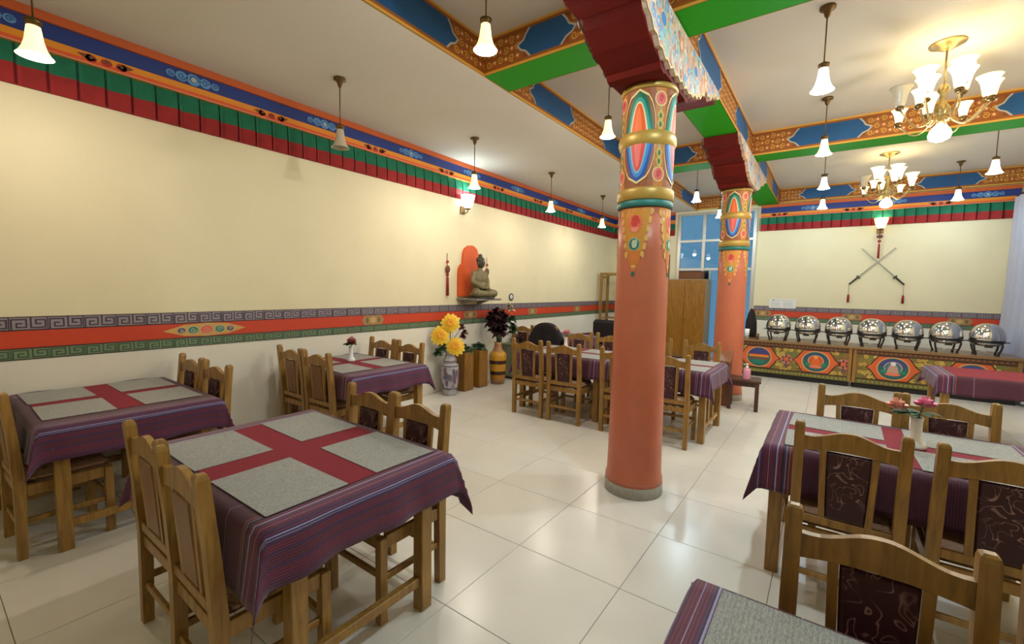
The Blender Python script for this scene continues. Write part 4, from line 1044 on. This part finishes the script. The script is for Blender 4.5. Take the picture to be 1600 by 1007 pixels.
for s in (-1, 1): m.ell((-.004, s*.06, .50), (.012, .008, .035), 8, 6); m.ell((.05, s*.024, .525), (.012, .015, .008), 8, 6)
h_ = m.build('head', DSTONE, stt); rm = h_.modifiers.new('merge', 'REMESH'); rm.mode = 'VOXEL'; rm.voxel_size = .005; rm.use_smooth_shade = True
MB().lathe([(.0, 0), (.19, 0), (.2, .012), (.19, .022), (0, .022)], 28, (0.03, 0, 0), mat=Matrix.Diagonal((.85, 1.15, 1)).to_3x3()).build('plinth', DSTONE, stt)
ck = thing('wall_clock', 'small round dark rimmed clock low on left wall right of statue', 'clock', (XL, 6.57, 1.44), PI/2)
rx = Matrix.Rotation(PI/2, 3, 'X')
MB().lathe([(.046, .002), (.064, .002), (.066, .016), (.05, .018), (.0465, .012)], 24, mat=rx).build('rim', M('dark_rim', S(40, 34, 34), .4), ck)
MB().lathe([(0, .004), (.046, .004), (.046, .014), (0, .0155)], 20, mat=rx).build('dial', WHITE, ck)
MB().bbox(-.002, -.0185, -.004, .002, -.0165, .03, .0003).build('hand', BLACK, ck)

# low grey cabinet by the wall and small things near it
gc = thing('low_cabinet', 'low grey green cabinet by wall beyond the banded vase', 'cabinet', (-4.52, 6.36, 0))
MB().bbox(-.22, -.14, .04, .22, .14, .62, .006).build('body', M('grey_green', S(116, 122, 100), .6), gc)
MB().bbox(-.2, -.148, .08, .2, -.1405, .58, .004).build('door', M('grey_green2', S(124, 130, 108), .6), gc)
for x in (-.17, .17):
    for y in (-.1, .1): MB().box(x-.02, y-.02, 0, x+.02, y+.02, .0395).build('foot', DWOOD, gc)
ob = thing('desk_lamp', 'tiny black lamp standing on the grey cabinet', 'lamp', (-4.40, 6.36, .621))
MB().lathe([(0, 0), (.04, 0), (.035, .012), (.008, .02), (.008, .10)], 12).build('base', BLACK, ob); MB().lathe([(.05, .09), (.02, .13), (0, .135)], 12).build('shade', BLACK, ob)

# ------------------------------------------------------------------ back wall things
cb = thing('wardrobe', 'tall golden wooden two-door cabinet against back wall', 'cabinet', (-2.72, 10.80, 0))
MB().bbox(-.46, -.22, .08, .46, .28, 1.89, .004).build('body', M('cabinet_side', S(150, 130, 100), .5), cb)
for sx in (-1, 1):
    d = MB().bbox(.002 if sx > 0 else -.445, -.242, .1, .445 if sx > 0 else -.002, -.2205, 1.87, .003).build('door', WOODP, cb)
    MB().lathe([(.006, 0), (.012, .02), (0, .022)], 10, (sx*.03, -.242, .95), mat=rx).build('knob', BRASS, d)
MB().lathe([(0, .002), (.05, .002), (.045, .01), (0, .012)], 16, (-.03, -.2425, 1.0), mat=rx).build('lock_plate', DWOOD, cb) if False else None
MB().bbox(-.45, -.2, 0, .45, .26, .0795, .003).build('plinth', DWOOD, cb)
bx = thing('storage_box', 'brown box lying on top of the tall wooden cabinet', 'box', (-2.62, 10.82, 1.891))
MB().bbox(-.28, -.16, 0, .22, .16, .17, .004).build('carton', M('brown_card', S(108, 62, 24), .6), bx); MB().bbox(-.285, -.165, .1705, .225, .165, .19, .003).build('lid', M('brown_card2', S(92, 52, 20), .6), bx)
pq = thing('wall_plaque', 'narrow dark vertical plaque on back wall right of front pillar', 'plaque', (-3.33, YB, 2.2))
MB().bbox(-.06, -.02, -.3, .06, -.001, .3, .003).build('board', M('dark_plaque', S(50, 34, 24), .5), pq)
MB().bbox(-.035, -.026, -.25, .035, -.0205, .25, .002).build('inlay', M('plaque_inlay', S(112, 84, 50), .5, var=.4, scale=14), pq)
rk = thing('wooden_rack', 'open wooden rack frame in the far left corner', 'rack', (-4.40, 10.45, 0))
for x in (-.25, .25):
    for y in (-.2, .2): MB().bbox(x-.03, y-.03, 0, x+.03, y+.03, 1.97, .003).build('post', WOOD, rk)
for y in (-.2, .2): MB().bbox(-.28, y-.028, 1.9705, .28, y+.028, 2.03, .003).build('top_bar', WOOD, rk)
for x in (-.25, .25): MB().bbox(x-.02, -.165, 1.9, x+.02, .165, 1.95, .003).build('side_bar', WOOD, rk)
for z in (.3, .9): MB().bbox(-.215, -.165, z, .215, .165, z+.025, .003).build('shelf', WOOD, rk)
# crossed swords
sw = []
for sx, l in ((1, 'sword with its hilt at lower right in the crossed pair'), (-1, 'sword with its hilt at lower left in the crossed pair')):
    s_ = thing('sword', l, 'sword', (.71, YB-.02-(.014 if sx > 0 else 0), 2.25), 0, 'crossed swords on the back wall')
    d = Vector((sx*.42, 0, -.44)).normalized(); tip = -d*.37; g = d*.40; end = d*.60
    MB().beam(tip, g, .022, .006, (0, 1, 0)).build('blade', M('old_steel', S(130, 130, 118), .35, metal=.7), s_)
    gu = MB(); gu.beam(g-d*.012, g+d*.018, .075, .012, (0, 1, 0)); gu.build('guard', DSTEEL, s_)
    MB().tube([g+d*.019, g+d*.06, end-d*.02, end], [.013, .016, .014, .018], 10).build('grip', M('black_grip', S(30, 26, 24), .5), s_)
    MB().tube([end+Vector((0, 0, -.018)), end+Vector((0, 0, -.2))], .003, 6).build('cord', M('tan_cord', S(160, 120, 100), .7), s_)
    MB().lathe([(.006, -.2), (.017, -.22), (.02, -.36), (0, -.36)], 10, end).build('tassel', M('red_cord', S(150, 30, 26)), s_)
tb = thing('hanging_tassel', 'red tassel hanging below warm wall light over the swords', 'tassel', (.71, YB, 2.74))
RC = M('red_cord', S(150, 30, 26))
MB().ell((0, -.055, 0), (.05, .016, .035), 12, 8).build('knot', M('brown_knot', S(112, 52, 34)), tb); MB().ell((0, -.055, -.09), (.03, .014, .024), 10, 7).build('bead', RC, tb)
MB().lathe([(.006, -.13), (.016, -.16), (.018, -.42), (0, -.42)], 12, (0, -.055, 0)).build('fringe', RC, tb); MB().tube([(0, -.055, .06), (0, -.055, -.13)], .004, 6).build('cord', RC, tb)
MB().tube([(0, -.002, .06), (0, -.058, .06)], .004, 6).build('hook', BRASS, tb)
pn = thing('wall_notice', 'white paper notice on back wall above first chafing dish', 'notice', (-.83, YB, 1.385))
MB().bbox(-.25, -.014, -.1, .25, -.011, .1, .0008).build('paper', M('white_paper', S(232, 230, 226), .7), pn)
q = Paint(); q.rect(-.2, .062, -.14, .078, S(130, 90, 90), 1)
for i in range(6):
    for j in range(2): q.rect(-.22+j*.23, .03-.02*i, -.22+j*.23+(.19 if i % 2 else .16), .036-.02*i, S(176, 176, 180), 1)
q.rect(-.12, .066, .2, .074, S(170, 168, 172), 1)
q.build('printed_lines', lambda u, v, h: (u, -.0142-h, v), pn, .0005)

# ------------------------------------------------------------------ buffet
CY0, CY1 = 9.58, 10.28
OCHRE, OLIV, DB = S(128, 100, 44), S(104, 100, 44), S(62, 36, 20)
def counter(x0, x1, meds, flowers, label):
    c = thing('buffet_counter', label, 'counter', ((x0+x1)/2, CY0, 0)); hw = (x1-x0)/2; cx = (x0+x1)/2
    MB().bbox(-hw, .02, .09, hw, CY1-CY0, .669, .004).build('body', M('counter_wood', S(120, 80, 36), .5), c)
    MB().bbox(-hw+.03, .05, 0, hw-.03, CY1-CY0-.03, .0895, .003).build('plinth', M('black_plinth', S(22, 18, 16), .6), c)
    for x in (-hw+.025, hw-.025): MB().bbox(x-.024, 0, .09, x+.024, .0195, .669, .003).build('corner_post', M('post_ochre', S(150, 108, 50), .5), c)
    p = Paint(); a, b = -hw+.05, hw-.05; rnd = random.Random(int(x0*10)+50)
    p.rect(a, .09, b, .669, OCHRE, 1, 4)
    p.rect(a, .60, b, .669, S(96, 62, 34), 2, 4); p.rect(a, .09, b, .165, OLIV, 2, 4)
    for z in (.165, .60, .592, .175): p.rect(a, z-.004, b, z+.004, DB, 4, 4)
    u = a+.03
    while u < b-.02:
        p.star(u, .634, .022, .02, 4, S(150, 96, 60), 3, .5); p.spiral(u+.03, .128, .022, .008, S(160, 150, 84), 3, 1.1, u*7, 1); u += .06
    cn = 0
    for i in range(int((b-a-.04)/.068)):
        for j in range(6):
            uu = a+.055+i*.068+rnd.uniform(-.008, .008); vv = .215+j*.069+rnd.uniform(-.008, .008); cn += 1
            p.spiral(uu, vv, rnd.uniform(.03, .04), .012, rnd.choice((S(206, 180, 70), S(110, 92, 36), S(130, 120, 50), S(214, 190, 90), S(200, 160, 66), S(96, 120, 70))), 1.5+cn*.006, 1.3, rnd.uniform(0, 6), rnd.choice((-1, 1)))
    for f in flowers:
        f -= cx
        for k_ in range(6): t = PI/3*k_; p.ell(f+.055*math.cos(t), .385+.055*math.sin(t), .042, .042, S(196, 110, 96) if k_ % 2 else S(170, 120, 110), 5, 8)
        p.ell(f, .385, .04, .04, S(206, 96, 60), 6, 10); p.ell(f, .26, .03, .04, S(110, 70, 80), 5, 8)
    for mi, mm in enumerate(meds):
        f = mm-cx; zc = .385
        hexo = [(f-.36, zc), (f-.30, zc+.05), (f-.2, zc+.205), (f+.2, zc+.205), (f+.30, zc+.05), (f+.36, zc), (f+.30, zc-.05), (f+.2, zc-.205), (f-.2, zc-.205), (f-.30, zc-.05)]
        p.poly(hexo, DB, 5); p.poly([(f+(x-f)*.94, zc+(z-zc)*.94) for x, z in hexo], S(208, 92, 40), 6)
        p.ell(f, zc, .215, .196, S(214, 150, 90), 7, 26); p.ell(f, zc, .195, .178, S(36, 96, 96), 8, 26)
        if mi == 0 and len(flowers) and mm < -.5:
            p.poly([(f+.176*math.cos(t), zc+.05+.112*math.sin(t)) for t in [PI*i/12 for i in range(13)]], S(52, 56, 120), 9)
            p.rect(f-.17, zc-.0, f+.17, zc+.045, S(208, 140, 40), 10); p.rect(f-.17, zc+.03, f+.17, zc+.05, S(210, 80, 40), 11); p.rect(f-.15, zc-.06, f+.15, zc, S(110, 70, 60), 10); p.ell(f, zc-.09, .12, .045, S(26, 120, 100), 11, 12)
        else:
            p.poly([(f+.178*math.cos(t), zc+.03+.13*math.sin(t)) for t in [PI*i/12 for i in range(13)]], S(58, 66, 130) if mm > .3 else S(30, 80, 110), 9)
            body = S(214, 96, 30) if mm < .3 else S(190, 150, 130)
            p.poly([(f-.075, zc-.09), (f+.075, zc-.09), (f+.06, zc+.02), (f+.03, zc+.075), (f-.03, zc+.075), (f-.06, zc+.02)], body, 11)
            p.ell(f, zc+.085, .034, .034, S(226, 150, 70) if mm < .3 else S(226, 220, 220), 12, 10); p.ell(f, zc-.09, .10, .028, S(226, 120, 90), 12, 12)
            p.ell(f, zc+.02, .12, .1, S(230, 170, 120), 10, 14); p.ell(f, zc+.02, .11, .09, S(60, 110, 130) if mm > .3 else S(200, 80, 40), 10.5, 14)
            p.ell(f-.12, zc-.05, .045, .03, S(30, 130, 100), 11, 8); p.ell(f+.12, zc-.05, .045, .03, S(30, 130, 100), 11, 8)
    p.build('painted_front', lambda u, v, h: (u, .0185-h*1.0, v), c, .0011)
    return c
counter(-1.38, .375, (-1.04, -.14), (-.59, .26), 'left painted buffet counter with two round medallions')
counter(.385, 2.36, (.92, 1.85), (1.4,), 'right painted buffet counter partly hidden by a table')
wt = MB().bbox(-1.40, CY0-.03, .67, 2.38, CY1+.03, .715, .005).build('worktop', M('worktop_wood', S(136, 104, 70), .25)); tag(wt, 'long brown worktop carrying the chafing dishes', 'worktop')
def chafing(x, y, label):
    c = thing('chafing_dish', label, 'chafing dish', (x, y, .7155), rng.uniform(-.1, .1), 'round steel chafing dishes')
    n = 12
    MB().lathe([(.196, .216)]+[(.208*math.cos(t)**.8, .235+.25*math.sin(t)) for t in [PI/2*i/n for i in range(0, n)]]+[(0, .485)], 28).build('lid', STEEL, c)
    MB().lathe([(.198, .19), (.216, .196), (.216, .209), (.2, .2155)], 28).build('rim', DSTEEL, c)
    MB().lathe([(.0, .135), (.10, .135), (.165, .15), (.196, .1895)], 28).build('water_pan', STEEL, c)
    for a in (PI/4, 3*PI/4, 5*PI/4, 7*PI/4):
        ca, sa = math.cos(a), math.sin(a)
        MB().tube([(ca*.205, sa*.205, .19), (ca*.215, sa*.215, .15), (ca*.195, sa*.195, .07), (ca*.17, sa*.17, .02), (ca*.175, sa*.175, .0)], [.013, .014, .013, .014, .018], 8).build('leg', DSTEEL, c)
    for sx in (-1, 1): MB().tube([(sx*.212, -.03, .202), (sx*.24, -.02, .202), (sx*.24, .02, .202), (sx*.212, .03, .202)], .007, 6).build('side_handle', DSTEEL, c)
    MB().tube([(-.05, -.195, .262), (-.05, -.222, .268), (.05, -.222, .268), (.05, -.195, .262)], .007, 6).build('lid_handle', STEEL, c)
    MB().lathe([(.0, .04), (.07, .04), (.075, .05), (.072, .052), (0, .047)], 16).build('fuel_tray', STEEL, c)
    MB().tube([(-.125, -.125, .06), (0, -.16, .05), (.125, -.125, .06)], .007, 6).build('frame_bar', STEEL, c)
    pl = MB().bbox(-.045, -.2, .12, .045, -.193, .16, .002).build('name_plate', M('black_plate', S(34, 30, 28), .4), c)
    MB().beam((-.0, -.1925, .15), (0, -.16, .158), .03, .006).build('plate_clip', STEEL, c)
    return c
ords = ['leftmost', 'second from left', 'third from left', 'middle', 'third from right', 'second from right', 'rightmost']
for i in range(7): chafing(-.77+.465*i, 9.86, 'round steel chafing dish, %s on the buffet' % ords[i])
def cup_(x, y, r, h, mat, label, name='cup'):
    o = MB().lathe([(0, .002), (r*.8, 0), (r, h), (r*.92, h), (r*.72, .01), (0, .01)], 16).build(name, mat); o.location = (x, y, .7155); return tag(o, label, 'cup')
cup_(-1.10, 9.72, .032, .1, M('brown_glass', S(120, 84, 64), .3), 'small brown cup on left end of the buffet')
cup_(-1.30, 9.86, .045, .17, WHITE, 'tall white cup beside far pillar on the buffet')
jr = thing('water_urn', 'tall black urn on the buffet beside far pillar', 'urn', (-1.27, 10.12, .7155))
MB().lathe([(0, 0), (.10, 0), (.11, .04), (.1, .3), (.06, .48), (.03, .56), (0, .57)], 20).build('body', BLACK, jr); MB().tube([(0, -.10, .06), (0, -.15, .07), (0, -.155, .045)], .01, 8).build('tap', DSTEEL, jr)

# ------------------------------------------------------------------ sanitizer stool and wooden box
sl = thing('side_stool', 'small dark brown stool holding a pink bottle', 'stool', (-.90, 6.80, 0), .1)
MB().bbox(-.21, -.19, .39, .21, .19, .42, .004).build('seat', DWOOD, sl)
for x in (-.165, .165):
    for y in (-.145, .145): MB().bbox(x-.024, y-.024, 0, x+.024, y+.024, .3895, .003).build('leg', DWOOD, sl)
for y in (-.145, .145): MB().bbox(-.14, y-.012, .33, .14, y+.012, .385, .002).build('apron', DWOOD, sl)
bt = thing('pump_bottle', 'pink hand sanitizer pump bottle on the dark stool', 'bottle', (-.86, 6.72, .4205))
MB().lathe([(0, 0), (.045, 0), (.048, .01), (.048, .12), (.04, .145), (.018, .155)], 20).build('bottle_body', M('pink_plastic', S(226, 150, 176), .3), bt)
MB().lathe([(.018, .1555), (.02, .18), (.008, .185), (.008, .2), (.016, .202), (.016, .215), (0, .216)], 12).build('pump', WHITE, bt); MB().tube([(0, 0, .208), (-.04, 0, .205)], .006, 6).build('spout', WHITE, bt)
pb = thing('wooden_lectern', 'small brown wooden stand with sloping top behind the stool', 'stand', (-1.10, 6.98, 0), .1) if False else thing('wooden_stand', 'brown wooden stand with sloping top at foot of far pillar', 'stand', (-1.12, 6.86, 0), 0)
MB().prism([(-.13, 0), (.13, 0), (.13, .72), (-.13, .62)], 'x', -.12, .03).build('cabinet_body', wood('redbrown_wood', S(112, 62, 34)), pb)
MB().prism([(-.15, .615), (.15, .73), (.15, .755), (-.15, .64)], 'x', -.14, .05).build('sloping_top', wood('redbrown_top', S(140, 96, 70)), pb)
